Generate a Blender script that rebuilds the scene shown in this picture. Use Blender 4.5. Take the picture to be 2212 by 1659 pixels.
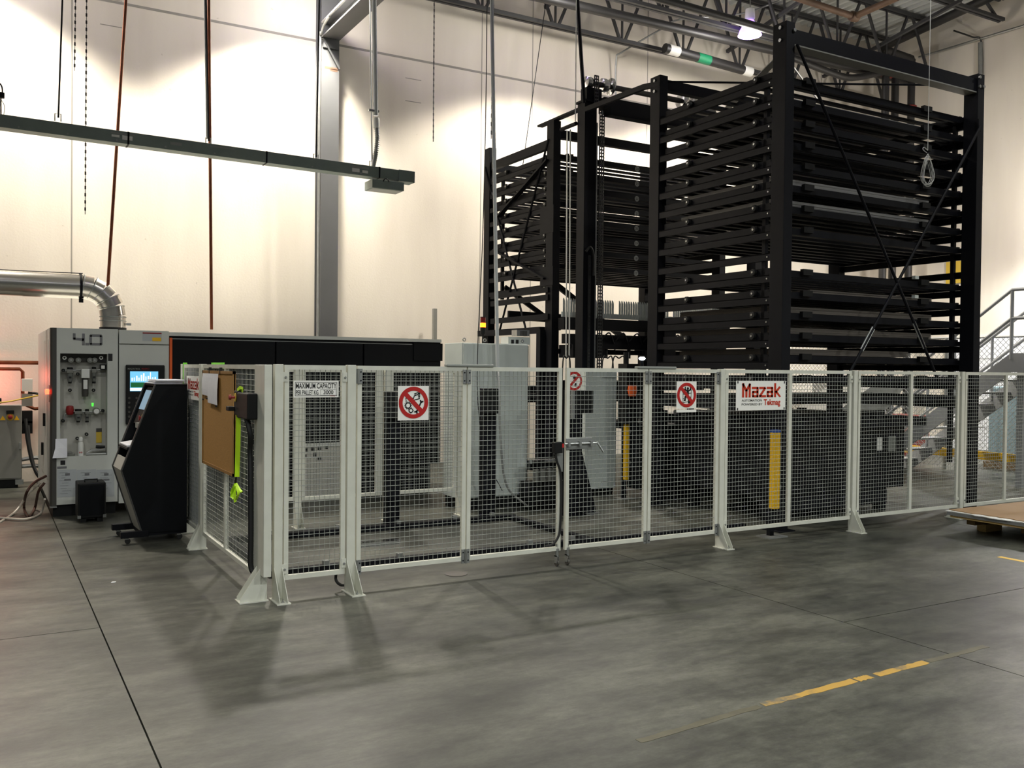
import bpy, math, random
from mathutils import Vector, Matrix
random.seed(7)
for o in list(bpy.data.objects): bpy.data.objects.remove(o, do_unlink=True)
SC = bpy.context.scene
COL = SC.collection

# ---------------------------------------------------------------- camera
FPX, IW, IH = 1975.66, 2212.0, 1659.0
YAW, PITCH, ROLL, CH = math.radians(60.074), math.radians(-0.9626), math.radians(0.557), 1.80
_f = Vector((math.cos(YAW)*math.cos(PITCH), math.sin(YAW)*math.cos(PITCH), math.sin(PITCH)))
_r = _f.cross(Vector((0, 0, 1))).normalized()
_u = _r.cross(_f)
_r, _u = (math.cos(ROLL)*_r + math.sin(ROLL)*_u), (-math.sin(ROLL)*_r + math.cos(ROLL)*_u)
cam_d = bpy.data.cameras.new('camera'); cam = bpy.data.objects.new('camera', cam_d); COL.objects.link(cam)
cam_d.sensor_fit = 'HORIZONTAL'; cam_d.sensor_width = 36.0; cam_d.lens = 36.0*FPX/IW
cam_d.clip_start = 0.05; cam_d.clip_end = 200
M = Matrix.Identity(4)
for i in range(3):
    M[i][0] = _r[i]; M[i][1] = _u[i]; M[i][2] = -_f[i]
M[0][3], M[1][3], M[2][3] = 0, 0, CH
cam.matrix_world = M
SC.camera = cam

def on(u, v, ax, val):
    """point where the sight line of photo pixel (u, v) meets the plane ax = val"""
    d = _f + _r*((u-IW/2)/FPX) - _u*((v-IH/2)/FPX)
    i = 'xyz'.index(ax); o = Vector((0, 0, CH))
    return o + d*((val-o[i])/d[i])
def ox(u, v, y): return on(u, v, 'y', y).x
def oz(u, v, y): return on(u, v, 'y', y).z

# ---------------------------------------------------------------- light and exposure
SC.view_settings.view_transform = 'Standard'; SC.view_settings.look = 'None'
SC.view_settings.exposure = 0.0; SC.view_settings.gamma = 1.0
SC.view_settings.use_curve_mapping = False
w = bpy.data.worlds.new('hall_ambient'); SC.world = w; w.use_nodes = True
w.node_tree.nodes['Background'].inputs[0].default_value = (0.93, 0.98, 0.95, 1)
w.node_tree.nodes['Background'].inputs[1].default_value = 0.10
WALL_LAMPS = [(-0.5, 14.4, 8.3), (4.65, 14.4, 8.3), (9.4, 13.4, 8.75), (13.23, 13.6, 8.62)]
HALL_LAMPS = [(-1.5, 5.0, 8.6), (4.0, 4.6, 8.6), (9.5, 4.8, 8.6), (15.2, 5.0, 8.6)]
REAR_LAMPS = [(-4.0, -3.5, 8.2), (1.5, -3.5, 8.2), (7.0, -3.5, 8.2), (12.5, -3.5, 8.2)]
def lamp(name, loc, power, ang, blend, col, rad=0.16):
    d = bpy.data.lights.new(name, 'SPOT'); d.energy = power; d.spot_size = math.radians(ang); d.spot_blend = blend
    d.color = col; d.shadow_soft_size = rad
    o = bpy.data.objects.new(name, d); COL.objects.link(o); o.location = loc
    return o
SIDE_LAMPS = [(17.9, 9.6, 5.9)]
for p in SIDE_LAMPS: lamp('side_bay_light', (p[0], p[1], p[2]-0.12), 1300, 130, 0.4, (0.95, 0.99, 0.97))
for p in WALL_LAMPS: lamp('wall_row_light', (p[0], p[1], p[2]-0.12), 2000, 122, 0.30, (1.0, 0.93, 0.80), 0.22)
for p in HALL_LAMPS: lamp('hall_light', (p[0], p[1], p[2]-0.12), 340, 130, 0.4, (0.98, 1.0, 0.93))
for p in REAR_LAMPS: lamp('rear_hall_light', (p[0], p[1], p[2]-0.12), 1300, 150, 0.4, (0.96, 1.0, 0.95))

for p in WALL_LAMPS + SIDE_LAMPS:   # the clear acrylic reflectors leak light upwards and sideways
    d = bpy.data.lights.new('reflector_spill', 'POINT'); d.energy = 520 if p in SIDE_LAMPS else 130; d.color = (1.0, 0.95, 0.86); d.shadow_soft_size = 0.24
    o = bpy.data.objects.new('reflector_spill', d); COL.objects.link(o); o.location = (p[0], p[1], p[2]-0.3)

# ---------------------------------------------------------------- materials
def lin(c): return tuple((x/255/12.92 if x/255 <= 0.04045 else ((x/255+0.055)/1.055)**2.4) for x in c)
MATS = {}
def mat(name, col, rough=0.5, metal=0.0, var=0.0, scale=4.0, bump=0.0, bscale=60.0, emit=None, estr=0.0, alpha=1.0, spec=None, stretch=None):
    if name in MATS: return MATS[name]
    m = bpy.data.materials.new(name); m.use_nodes = True; nt = m.node_tree; b = nt.nodes['Principled BSDF']
    c = lin(col) + (1,)
    b.inputs['Base Color'].default_value = c; b.inputs['Roughness'].default_value = rough; b.inputs['Metallic'].default_value = metal
    if spec is not None: b.inputs['Specular IOR Level'].default_value = spec
    if emit: b.inputs['Emission Color'].default_value = lin(emit)+(1,); b.inputs['Emission Strength'].default_value = estr
    if alpha < 1: b.inputs['Alpha'].default_value = alpha
    tc = None
    if var > 0 or bump > 0:
        tc = nt.nodes.new('ShaderNodeTexCoord'); mp = nt.nodes.new('ShaderNodeMapping'); nt.links.new(tc.outputs['Object'], mp.inputs[0])
        if stretch: mp.inputs['Scale'].default_value = stretch
    if var > 0:
        n = nt.nodes.new('ShaderNodeTexNoise'); n.inputs['Scale'].default_value = scale; n.inputs['Detail'].default_value = 6
        nt.links.new(mp.outputs[0], n.inputs['Vector'])
        r = nt.nodes.new('ShaderNodeValToRGB')
        r.color_ramp.elements[0].position = 0.3; r.color_ramp.elements[1].position = 0.7
        r.color_ramp.elements[0].color = tuple(x*(1-var) for x in c[:3])+(1,)
        r.color_ramp.elements[1].color = tuple(min(1, x*(1+var*0.6)) for x in c[:3])+(1,)
        nt.links.new(n.outputs[0], r.inputs[0]); nt.links.new(r.outputs[0], b.inputs['Base Color'])
    if bump > 0:
        n2 = nt.nodes.new('ShaderNodeTexNoise'); n2.inputs['Scale'].default_value = bscale; n2.inputs['Detail'].default_value = 4
        nt.links.new(mp.outputs[0], n2.inputs['Vector'])
        bp = nt.nodes.new('ShaderNodeBump'); bp.inputs['Strength'].default_value = bump; bp.inputs['Distance'].default_value = 0.01
        nt.links.new(n2.outputs[0], bp.inputs['Height']); nt.links.new(bp.outputs[0], b.inputs['Normal'])
    MATS[name] = m
    return m

mat('fence_paint', (206, 206, 194), 0.45, var=0.08, scale=8)
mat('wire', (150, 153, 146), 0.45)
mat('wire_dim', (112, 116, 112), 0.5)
mat('black_steel', (17, 18, 23), 0.55, spec=0.14, var=0.15, scale=5)
mat('black_paint', (10, 12, 16), 0.5, spec=0.16, var=0.1, scale=6)
mat('black_plastic', (11, 12, 13), 0.55, spec=0.3, var=0.1)
mat('machine_white', (198, 200, 194), 0.4, var=0.05, scale=3)
mat('machine_dark', (66, 64, 60), 0.45, var=0.1)
mat('cab_grey', (190, 197, 193), 0.45, var=0.04)
mat('elec_grey', (132, 132, 126), 0.5, var=0.06)
mat('column_grey', (86, 87, 88), 0.55, var=0.06)
mat('galv', (170, 172, 170), 0.35, 0.9, var=0.12, scale=12)
mat('galv_dull', (150, 152, 150), 0.45, 0.6, var=0.15, scale=10)
mat('duct_metal', (205, 200, 192), 0.24, 1.0, var=0.08, scale=3, stretch=(0.4, 6, 6))
mat('chrome', (215, 215, 215), 0.15, 1.0, var=0.05)
mat('copper', (120, 66, 42), 0.35, 0.7, var=0.3, scale=9)
mat('rusty_pipe', (104, 80, 62), 0.6, 0.2, var=0.3, scale=5)
mat('bus_green', (122, 134, 128), 0.5, 0.0, var=0.12, scale=5)
mat('white_label', (225, 225, 220), 0.5, var=0.05)
mat('grey_label', (140, 143, 138), 0.5, var=0.1)
mat('sign_white', (238, 236, 230), 0.45, var=0.02)
mat('sign_red', (178, 26, 24), 0.45, var=0.05)
mat('logo_red', (190, 52, 26), 0.45, var=0.05)
mat('ink_black', (18, 18, 20), 0.5, var=0.05)
mat('print_grey', (112, 112, 115), 0.5, var=0.05)
mat('yellow_paint', (236, 186, 28), 0.4, var=0.06)
mat('cork', (166, 120, 52), 0.85, var=0.14, scale=60, bump=0.3, bscale=200)
mat('oak_trim', (150, 108, 50), 0.6, var=0.15, scale=14)
mat('paper', (226, 226, 232), 0.6, var=0.04, scale=10)
mat('hivis', (200, 245, 30), 0.6, emit=(200, 245, 30), estr=0.0, var=0.05)
mat('lime_plastic', (120, 220, 50), 0.5, var=0.05)
mat('rubber', (20, 20, 20), 0.7, var=0.1)
mat('tyre_grey', (70, 66, 60), 0.6, var=0.1)
mat('orange_paint', (222, 92, 28), 0.45, var=0.05)
mat('red_valve', (140, 28, 30), 0.4, var=0.08)
mat('ali_cast', (130, 130, 124), 0.4, 0.5, var=0.1, scale=20)
mat('recess_paint', (178, 176, 168), 0.5, var=0.06)
mat('glass_bowl', (108, 110, 106), 0.2, var=0.1)
mat('screen_glow', (40, 90, 140), 0.3, emit=(120, 200, 235), estr=1.1, var=0.02)
mat('screen_white', (230, 240, 245), 0.3, emit=(230, 245, 250), estr=1.3, var=0.02)
mat('screen_green', (20, 70, 40), 0.3, emit=(30, 110, 60), estr=0.6, var=0.02)
mat('screen_grey', (120, 140, 155), 0.3, emit=(150, 185, 210), estr=0.45, var=0.02)
mat('beacon_on', (255, 120, 20), 0.3, emit=(255, 110, 15), estr=9, var=0.02)
mat('beacon_core', (255, 230, 160), 0.3, emit=(255, 225, 130), estr=14, var=0.02)
mat('beacon_red', (110, 16, 14), 0.3, var=0.05)
mat('bulb', (255, 250, 240), 0.3, emit=(255, 240, 235), estr=40, var=0.02)
mat('lamp_acrylic', (190, 160, 255), 0.25, emit=(170, 120, 255), estr=3.0, var=0.05, alpha=0.85)
mat('task_lamp', (255, 255, 255), 0.3, emit=(235, 250, 255), estr=16, var=0.02)
mat('led_green', (60, 200, 60), 0.3, emit=(70, 230, 60), estr=2, var=0.02)
mat('kraft', (158, 126, 90), 0.75, var=0.06, scale=5)
mat('poly_white', (230, 228, 222), 0.5, var=0.04)
mat('pine', (196, 164, 104), 0.7, var=0.14, scale=8, stretch=(1, 8, 8))
mat('pine_dark', (120, 96, 60), 0.75, var=0.18, scale=8, stretch=(1, 8, 8))
mat('sheet_steel', (150, 150, 150), 0.45, 0.5, var=0.1, scale=3, stretch=(0.5, 8, 60))
mat('sheet_brown', (96, 90, 84), 0.55, 0.2, var=0.15, scale=3, stretch=(0.5, 8, 60))
mat('fin_metal', (215, 222, 220), 0.4, 0.0, var=0.15, scale=6)
mat('stair_grey', (150, 152, 154), 0.5, var=0.06)
mat('blue_tarp', (132, 158, 170), 0.6, var=0.1, scale=2)
mat('door_white', (226, 228, 232), 0.5, var=0.04)
mat('red_fitting', (112, 34, 27), 0.5, var=0.1)
mat('pipe_black', (34, 33, 33), 0.5, var=0.15)
mat('green_tag', (20, 120, 80), 0.5, var=0.05)
mat('joist_paint', (52, 52, 54), 0.55, var=0.12)
mat('pale_pipe', (196, 200, 200), 0.4, var=0.08)
mat('chain_steel', (70, 70, 70), 0.45, 0.4, var=0.2)
mat('hose_brown', (74, 44, 34), 0.5, var=0.1)
mat('hose_white', (214, 204, 190), 0.5, var=0.05)
mat('red_glow', (255, 60, 40), 0.4, emit=(255, 50, 30), estr=14, var=0.02)
mat('blue_tag', (40, 80, 160), 0.4, var=0.05)
mat('slot_black', (10, 10, 10), 0.6, var=0.1)
mat('yellow_sign', (208, 176, 60), 0.5, var=0.04)

# concrete floor
def floor_material():
    m = bpy.data.materials.new('polished_concrete'); m.use_nodes = True; nt = m.node_tree; b = nt.nodes['Principled BSDF']
    geo = nt.nodes.new('ShaderNodeNewGeometry')
    def noise(scale, detail, rough, sx=1, sy=1):
        mp = nt.nodes.new('ShaderNodeMapping'); mp.inputs['Scale'].default_value = (sx, sy, 1); nt.links.new(geo.outputs['Position'], mp.inputs[0])
        n = nt.nodes.new('ShaderNodeTexNoise'); n.inputs['Scale'].default_value = scale; n.inputs['Detail'].default_value = detail; n.inputs['Roughness'].default_value = rough
        nt.links.new(mp.outputs[0], n.inputs['Vector']); return n
    def ramp(n, p0, p1, c0, c1):
        r = nt.nodes.new('ShaderNodeValToRGB'); e = r.color_ramp.elements
        e[0].position = p0; e[1].position = p1; e[0].color = lin(c0)+(1,); e[1].color = lin(c1)+(1,)
        nt.links.new(n.outputs[0], r.inputs[0]); return r
    def mix(a, c, fac, mode='MULTIPLY'):
        x = nt.nodes.new('ShaderNodeMixRGB'); x.blend_type = mode; x.inputs[0].default_value = fac
        nt.links.new(a.outputs[0], x.inputs[1]); nt.links.new(c.outputs[0], x.inputs[2]); return x
    base = ramp(noise(0.5, 8, 0.66, 0.75, 1.7), 0.36, 0.66, (66, 68, 63), (112, 112, 103))
    blot = ramp(noise(2.0, 10, 0.74, 0.55, 1.5), 0.40, 0.60, (142, 142, 138), (255, 255, 248))
    fine = ramp(noise(11, 12, 0.82, 0.8, 1.2), 0.34, 0.64, (140, 140, 136), (255, 255, 255))
    c = mix(mix(base, blot, 0.8), fine, 0.7)
    nt.links.new(c.outputs[0], b.inputs['Base Color'])
    rr = nt.nodes.new('ShaderNodeMapRange'); rr.inputs[3].default_value = 0.34; rr.inputs[4].default_value = 0.56
    nt.links.new(noise(2.2, 5, 0.6).outputs[0], rr.inputs[0]); nt.links.new(rr.outputs[0], b.inputs['Roughness'])
    b.inputs['Specular IOR Level'].default_value = 0.4
    bp = nt.nodes.new('ShaderNodeBump'); bp.inputs['Strength'].default_value = 0.05; bp.inputs['Distance'].default_value = 0.01
    nt.links.new(noise(40, 5, 0.6).outputs[0], bp.inputs['Height']); nt.links.new(bp.outputs[0], b.inputs['Normal'])
    MATS['concrete'] = m
floor_material()
def worn_paint():
    m = bpy.data.materials.new('worn_yellow_line'); m.use_nodes = True; nt = m.node_tree; b = nt.nodes['Principled BSDF']
    geo = nt.nodes.new('ShaderNodeNewGeometry')
    n = nt.nodes.new('ShaderNodeTexNoise'); n.inputs['Scale'].default_value = 7; n.inputs['Detail'].default_value = 8; n.inputs['Roughness'].default_value = 0.7
    n2 = nt.nodes.new('ShaderNodeTexNoise'); n2.inputs['Scale'].default_value = 1.3; n2.inputs['Detail'].default_value = 3
    nt.links.new(geo.outputs['Position'], n.inputs['Vector']); nt.links.new(geo.outputs['Position'], n2.inputs['Vector'])
    a = nt.nodes.new('ShaderNodeMath'); a.operation = 'ADD'; nt.links.new(n.outputs[0], a.inputs[0]); nt.links.new(n2.outputs[0], a.inputs[1])
    r = nt.nodes.new('ShaderNodeValToRGB'); e = r.color_ramp.elements
    e[0].position = 0.40; e[1].position = 0.50; e[0].color = lin((98, 95, 82))+(1,); e[1].color = lin((182, 144, 62))+(1,)
    h = nt.nodes.new('ShaderNodeMath'); h.operation = 'MULTIPLY'; h.inputs[1].default_value = 0.5; nt.links.new(a.outputs[0], h.inputs[0])
    nt.links.new(h.outputs[0], r.inputs[0]); nt.links.new(r.outputs[0], b.inputs['Base Color']); b.inputs['Roughness'].default_value = 0.55
    MATS['worn_yellow'] = m
worn_paint()
def wall_material():
    m = bpy.data.materials.new('painted_tilt_wall'); m.use_nodes = True; nt = m.node_tree; b = nt.nodes['Principled BSDF']
    geo = nt.nodes.new('ShaderNodeNewGeometry')
    mp = nt.nodes.new('ShaderNodeMapping'); mp.inputs['Scale'].default_value = (1.6, 1.6, 0.25); nt.links.new(geo.outputs['Position'], mp.inputs[0])
    n = nt.nodes.new('ShaderNodeTexNoise'); n.inputs['Scale'].default_value = 0.8; n.inputs['Detail'].default_value = 6
    nt.links.new(mp.outputs[0], n.inputs['Vector'])
    r = nt.nodes.new('ShaderNodeValToRGB'); e = r.color_ramp.elements
    e[0].position = 0.3; e[1].position = 0.7; e[0].color = lin((212, 203, 190))+(1,); e[1].color = lin((228, 221, 208))+(1,)
    nt.links.new(n.outputs[0], r.inputs[0])
    # scattered scuffs
    n3 = nt.nodes.new('ShaderNodeTexNoise'); n3.inputs['Scale'].default_value = 9; n3.inputs['Detail'].default_value = 3
    nt.links.new(geo.outputs['Position'], n3.inputs['Vector'])
    r3 = nt.nodes.new('ShaderNodeValToRGB'); e = r3.color_ramp.elements; e[0].position = 0.22; e[1].position = 0.27
    e[0].color = (0.72, 0.70, 0.66, 1); e[1].color = (1, 1, 1, 1); nt.links.new(n3.outputs[0], r3.inputs[0])
    x = nt.nodes.new('ShaderNodeMixRGB'); x.blend_type = 'MULTIPLY'; x.inputs[0].default_value = 0.6
    nt.links.new(r.outputs[0], x.inputs[1]); nt.links.new(r3.outputs[0], x.inputs[2]); nt.links.new(x.outputs[0], b.inputs['Base Color'])
    b.inputs['Roughness'].default_value = 0.75
    bp = nt.nodes.new('ShaderNodeBump'); bp.inputs['Strength'].default_value = 0.12; bp.inputs['Distance'].default_value = 0.01
    n4 = nt.nodes.new('ShaderNodeTexNoise'); n4.inputs['Scale'].default_value = 30; nt.links.new(geo.outputs['Position'], n4.inputs['Vector'])
    nt.links.new(n4.outputs[0], bp.inputs['Height']); nt.links.new(bp.outputs[0], b.inputs['Normal'])
    MATS['wall'] = m
wall_material()
mat('deck_metal', (196, 198, 194), 0.5, 0.0, var=0.12, scale=1.5)
mat('joint_dark', (60, 58, 54), 0.9, var=0.2)
mat('reveal_grey', (150, 146, 138), 0.8, var=0.1)

# ---------------------------------------------------------------- mesh helpers
class MB:
    def __init__(s): s.v = []; s.f = []
    def add(s, vs, fs):
        b = len(s.v); s.v += [tuple(p) for p in vs]; s.f += [tuple(i+b for i in f) for f in fs]; return s
    def box(s, x0, x1, y0, y1, z0, z1):
        if x0 > x1: x0, x1 = x1, x0
        if y0 > y1: y0, y1 = y1, y0
        if z0 > z1: z0, z1 = z1, z0
        return s.add([(x0,y0,z0),(x1,y0,z0),(x1,y1,z0),(x0,y1,z0),(x0,y0,z1),(x1,y0,z1),(x1,y1,z1),(x0,y1,z1)],
              [(0,3,2,1),(4,5,6,7),(0,1,5,4),(1,2,6,5),(2,3,7,6),(3,0,4,7)])
    def cbox(s, c, sx, sy, sz): return s.box(c[0]-sx/2, c[0]+sx/2, c[1]-sy/2, c[1]+sy/2, c[2]-sz/2, c[2]+sz/2)
    def bar(s, p, q, wd, ht, up=(0,0,1)):
        p = Vector(p); q = Vector(q); d = (q-p).normalized(); up = Vector(up)
        if abs(d.dot(up)) > 0.98: up = Vector((1,0,0)) if abs(d.x) < 0.9 else Vector((0,1,0))
        r = d.cross(up).normalized(); u = r.cross(d)
        o = []
        for e in (p, q):
            for a, b in ((-1,-1),(1,-1),(1,1),(-1,1)): o.append(e + r*(a*wd/2) + u*(b*ht/2))
        return s.add(o, [(3,2,1,0),(4,5,6,7),(0,1,5,4),(1,2,6,5),(2,3,7,6),(3,0,4,7)])
    def tube(s, pts, r, n=8, caps=True):
        pts = [Vector(p) for p in pts]; k = len(pts); rr = r if isinstance(r, (list, tuple)) else [r]*k
        up = None; o = []
        for i, p in enumerate(pts):
            d = (pts[min(i+1,k-1)] - pts[max(i-1,0)]).normalized()
            if up is None: up = Vector((0,0,1)) if abs(d.z) < 0.9 else Vector((1,0,0))
            a = d.cross(up).normalized(); up = a.cross(d).normalized()
            for j in range(n):
                t = 2*math.pi*j/n; o.append(p + a*(math.cos(t)*rr[i]) + up*(math.sin(t)*rr[i]))
        f = []
        for i in range(k-1):
            for j in range(n): f.append((i*n+j, i*n+(j+1)%n, (i+1)*n+(j+1)%n, (i+1)*n+j))
        if caps: f.append(tuple(range(n-1,-1,-1))); f.append(tuple((k-1)*n+j for j in range(n)))
        return s.add(o, f)
    def lathe(s, prof, c, axis='z', n=16):
        o = []; f = []; k = len(prof)
        for (r, h) in prof:
            for j in range(n):
                t = 2*math.pi*j/n; a, b = r*math.cos(t), r*math.sin(t)
                o.append({'z': (c[0]+a, c[1]+b, c[2]+h), 'y': (c[0]+b, c[1]+h, c[2]+a), 'x': (c[0]+h, c[1]+a, c[2]+b)}[axis])
        for i in range(k-1):
            for j in range(n): f.append((i*n+j, i*n+(j+1)%n, (i+1)*n+(j+1)%n, (i+1)*n+j))
        f.append(tuple(range(n-1,-1,-1))); f.append(tuple((k-1)*n+j for j in range(n)))
        return s.add(o, f)
    def prism(s, poly, axis, a0, a1):
        """poly: 2-d outline; axis 'y' -> (x,z), 'x' -> (y,z), 'z' -> (x,y)"""
        n = len(poly)
        g = {'y': lambda p, a: (p[0], a, p[1]), 'x': lambda p, a: (a, p[0], p[1]), 'z': lambda p, a: (p[0], p[1], a)}[axis]
        o = [g(p, a0) for p in poly] + [g(p, a1) for p in poly]
        f = [tuple(range(n)), tuple(range(2*n-1, n-1, -1))] + [(i, n+i, n+(i+1)%n, (i+1)%n) for i in range(n)]
        return s.add(o, f)
    def wire(s, p, q, r):
        """cheap four-sided wire"""
        p = Vector(p); q = Vector(q); d = (q-p).normalized()
        a = d.cross(Vector((0,0,1))) if abs(d.z) < 0.9 else d.cross(Vector((1,0,0)))
        a.normalize(); b = a.cross(d)
        o = []
        for e in (p, q):
            for t in (a, b, -a, -b): o.append(e + t*r)
        return s.add(o, [(0,1,5,4),(1,2,6,5),(2,3,7,6),(3,0,4,7)])
    def ring(s, c, r0, r1, axis, a0, a1, n=48):
        """flat ring extruded along axis ('y' or 'x')"""
        o = []; f = []
        for h in (a0, a1):
            for r in (r0, r1):
                for j in range(n):
                    t = 2*math.pi*j/n; u, v = c[0]+r*math.cos(t), c[1]+r*math.sin(t)
                    o.append((u, h, v) if axis == 'y' else (h, u, v))
        for j in range(n):
            k = (j+1) % n
            f += [(j, k, n+k, n+j), (2*n+j, 3*n+j, 3*n+k, 2*n+k), (n+j, n+k, 3*n+k, 3*n+j), (j, 2*n+j, 2*n+k, k)]
        return s.add(o, f)
    def build(s, name, m, parent=None, smooth=False, bevel=0.0):
        if parent is not None: off = wl(parent)
        else:
            xs = [p[0] for p in s.v]; ys = [p[1] for p in s.v]; zs = [p[2] for p in s.v]
            off = Vector(((min(xs)+max(xs))/2, (min(ys)+max(ys))/2, min(zs)))
        me = bpy.data.meshes.new(name)
        me.from_pydata([(p[0]-off.x, p[1]-off.y, p[2]-off.z) for p in s.v], [], s.f)
        me.materials.append(MATS[m] if isinstance(m, str) else m)
        o = bpy.data.objects.new(name, me); COL.objects.link(o)
        if parent is not None: o.parent = parent
        else: o.location = off
        if smooth:
            for p in me.polygons: p.use_smooth = True
            try: me.set_sharp_from_angle(angle=math.radians(40))
            except Exception: pass
        if bevel:
            b = o.modifiers.new('edge', 'BEVEL'); b.width = bevel; b.segments = 2; b.limit_method = 'ANGLE'
        return o
def wl(o):
    v = Vector((0, 0, 0))
    while o is not None: v = v + o.location; o = o.parent
    return v
def tag(o, label, cat, group=None, kind=None):
    if label: o['label'] = label
    if cat: o['category'] = cat
    if group: o['group'] = group
    if kind: o['kind'] = kind
    return o
def thing(name, label, cat, loc, group=None):
    o = bpy.data.objects.new(name, None); COL.objects.link(o); o.location = loc; o.empty_display_size = 0.1
    return tag(o, label, cat, group)
def struct(o): o['kind'] = 'structure'; return o
def stuff(o): o['kind'] = 'stuff'; return o
def copy_tree(o, loc=None, parent=None):
    c = o.copy(); COL.objects.link(c); c.parent = parent
    if loc is not None: c.location = loc
    for ch in list(o.children): copy_tree(ch, None, c)
    return c
def inst(o, loc, parent):
    """another object on the same mesh data"""
    c = bpy.data.objects.new(o.name.split('.')[0], o.data); COL.objects.link(c); c.parent = parent; c.location = loc
    return c
def B(*a): return MB().box(*a)
def text_mesh(s, size, bold=0.0, sx=1.0, spacing=1.0):
    cu = bpy.data.curves.new('t', 'FONT'); cu.body = s; cu.size = size; cu.offset = bold; cu.space_character = spacing
    cu.resolution_u = 3; cu.extrude = 0.0
    o = bpy.data.objects.new('t', cu); COL.objects.link(o)
    me = bpy.data.meshes.new_from_object(o.evaluated_get(bpy.context.evaluated_depsgraph_get()))
    vs = [(v.co.x*sx, v.co.y) for v in me.vertices]; fs = [tuple(p.vertices) for p in me.polygons]
    bpy.data.objects.remove(o, do_unlink=True); bpy.data.curves.remove(cu); bpy.data.meshes.remove(me)
    return vs, fs
def text_fit(s, x0, x1, z0, z1, plane, a, m, parent, name='lettering', bold=0.0, th=0.001):
    """lettering filling the box x0..x1, z0..z1 of plane 'y' (facing -y) or 'x' (facing -x, reading towards -y)"""
    vs, fs = text_mesh(s, 1.0, bold)
    ax = min(v[0] for v in vs); bx = max(v[0] for v in vs); az = min(v[1] for v in vs); bz = max(v[1] for v in vs)
    mb = MB(); o = []
    for (p, q) in vs:
        u = x0+(p-ax)/(bx-ax)*(x1-x0); v = z0+(q-az)/(bz-az)*(z1-z0)
        o.append((u, a, v) if plane == 'y' else (a, u, v))
    mb.add(o, fs)
    return mb.build(name, m, parent)
def arc(c, r, t0, t1, n, plane='xz', k=0.0):
    o = []
    for i in range(n+1):
        t = math.radians(t0+(t1-t0)*i/n); a, b = r*math.cos(t), r*math.sin(t)
        o.append({'xz': (c[0]+a, c[1]+k, c[2]+b), 'yz': (c[0]+k, c[1]+a, c[2]+b), 'xy': (c[0]+a, c[1]+b, c[2]+k)}[plane])
    return o
def smooth_path(pts, n=8):
    """Catmull-Rom through points"""
    P = [Vector(p) for p in pts]; P = [P[0]*2-P[1]] + P + [P[-1]*2-P[-2]]; o = []
    for i in range(1, len(P)-2):
        for j in range(n):
            t = j/n; a, b, c, d = P[i-1], P[i], P[i+1], P[i+2]
            o.append(0.5*((2*b)+(c-a)*t+(2*a-5*b+4*c-d)*t*t+(3*b-a-3*c+d)*t**3))
    o.append(P[-2]); return o
# ================================================================= THE SETTING
YW, XR, ZD = 15.8, 19.67, 10.15
fl = struct(B(-9, XR+1.5, -7, YW+0.3, -0.12, -0.025).build('floor', 'joint_dark'))
bays = [(-9, 0.68, [-7, 2.1, 6.8, 11.5, YW]), (0.68, 5.35, [-7, -1.5, 12.9, YW]), (5.35, 10.02, [-7, -0.2, 4.48, 9.15, YW]), (10.02, 14.69, [-7, -0.2, 4.48, 9.15, YW]), (14.69, XR, [-7, 2, 7, 12, YW])]
g = 0.0045
for x0, x1, ys in bays:
    for y0, y1 in zip(ys, ys[1:]):
        B(x0+g, x1-g, y0+g, y1-g, -0.025, 0.0).build('slab', 'concrete', fl)

wb = struct(B(-9, XR+0.3, YW, YW+0.25, 0, ZD+0.1).build('wall_back', 'wall'))
B(-9, XR, YW-0.004, YW, 7.52, 7.56).build('reveal_strip', 'reveal_grey', wb)
for xj in (1.16, 8.35, 9.5, 12.4, 16.2):
    B(xj-0.008, xj+0.008, YW-0.003, YW, 0, ZD).build('panel_joint', 'reveal_grey', wb)
# shallow recessed lift-point pockets cast into the panels
for px_, pz_ in ((1.56, 7.15), (6.75, 6.75)):
    MB().box(px_, px_+0.32, YW-0.003, YW, pz_, pz_+0.012).box(px_, px_+0.32, YW-0.003, YW, pz_+0.42, pz_+0.432).build('pocket_outline', 'reveal_grey', wb)
wr = struct(B(XR, XR+0.25, -7, YW, 0, ZD+0.1).build('wall_right', 'wall'))
# corrugated roof deck, ribs along y
mb = MB(); x = 3.0; pts = []
while x < XR+0.3:
    pts += [(x, ZD), (x+0.07, ZD), (x+0.10, ZD+0.075), (x+0.20, ZD+0.075)]; x += 0.23
n = len(pts)
mb.add([(p[0], -7, p[1]) for p in pts] + [(p[0], YW, p[1]) for p in pts], [(i, i+1, n+i+1, n+i) for i in range(n-1)])
ceil = struct(mb.build('ceiling', 'deck_metal'))
B(-9, 3.0, -7, YW, ZD, ZD+0.08).build('deck_sheet', 'deck_metal', ceil)

# ---- steel wall column with knee and rafter beam
ca, cb = 5.04, 5.36
t = thing('steel_column', 'grey steel I-section wall column with rusty scuff', 'column', (5.2, YW-0.15, 0))
B(ca, cb, YW-0.32, YW-0.30, 0, ZD).build('flange', 'column_grey', t)
B(ca, cb, YW-0.03, YW-0.005, 0, ZD).build('flange', 'column_grey', t)
B(5.19, 5.21, YW-0.30, YW-0.03, 0, ZD).build('web', 'column_grey', t)
MB().box(5.10, 5.34, YW-0.322, YW-0.32, 6.98, 7.02).box(5.2, 5.33, YW-0.322, YW-0.32, 6.95, 6.99).build('rust_patch', 'rusty_pipe', t)
B(5.06, 5.34, YW-0.36, YW-0.322, 7.33, 7.50).build('bracket', 'column_grey', t)
t2 = thing('rafter_beam', 'grey steel I-beam running from the wall column toward the hall', 'beam', (5.2, YW-0.36, 7.50))
zb = 7.50
B(5.04, 5.36, 2.0, YW-0.33, zb, zb+0.025).build('lower_flange', 'column_grey', t2)
B(5.04, 5.36, 2.0, YW-0.33, zb+0.25, zb+0.275).build('upper_flange', 'column_grey', t2)
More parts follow.
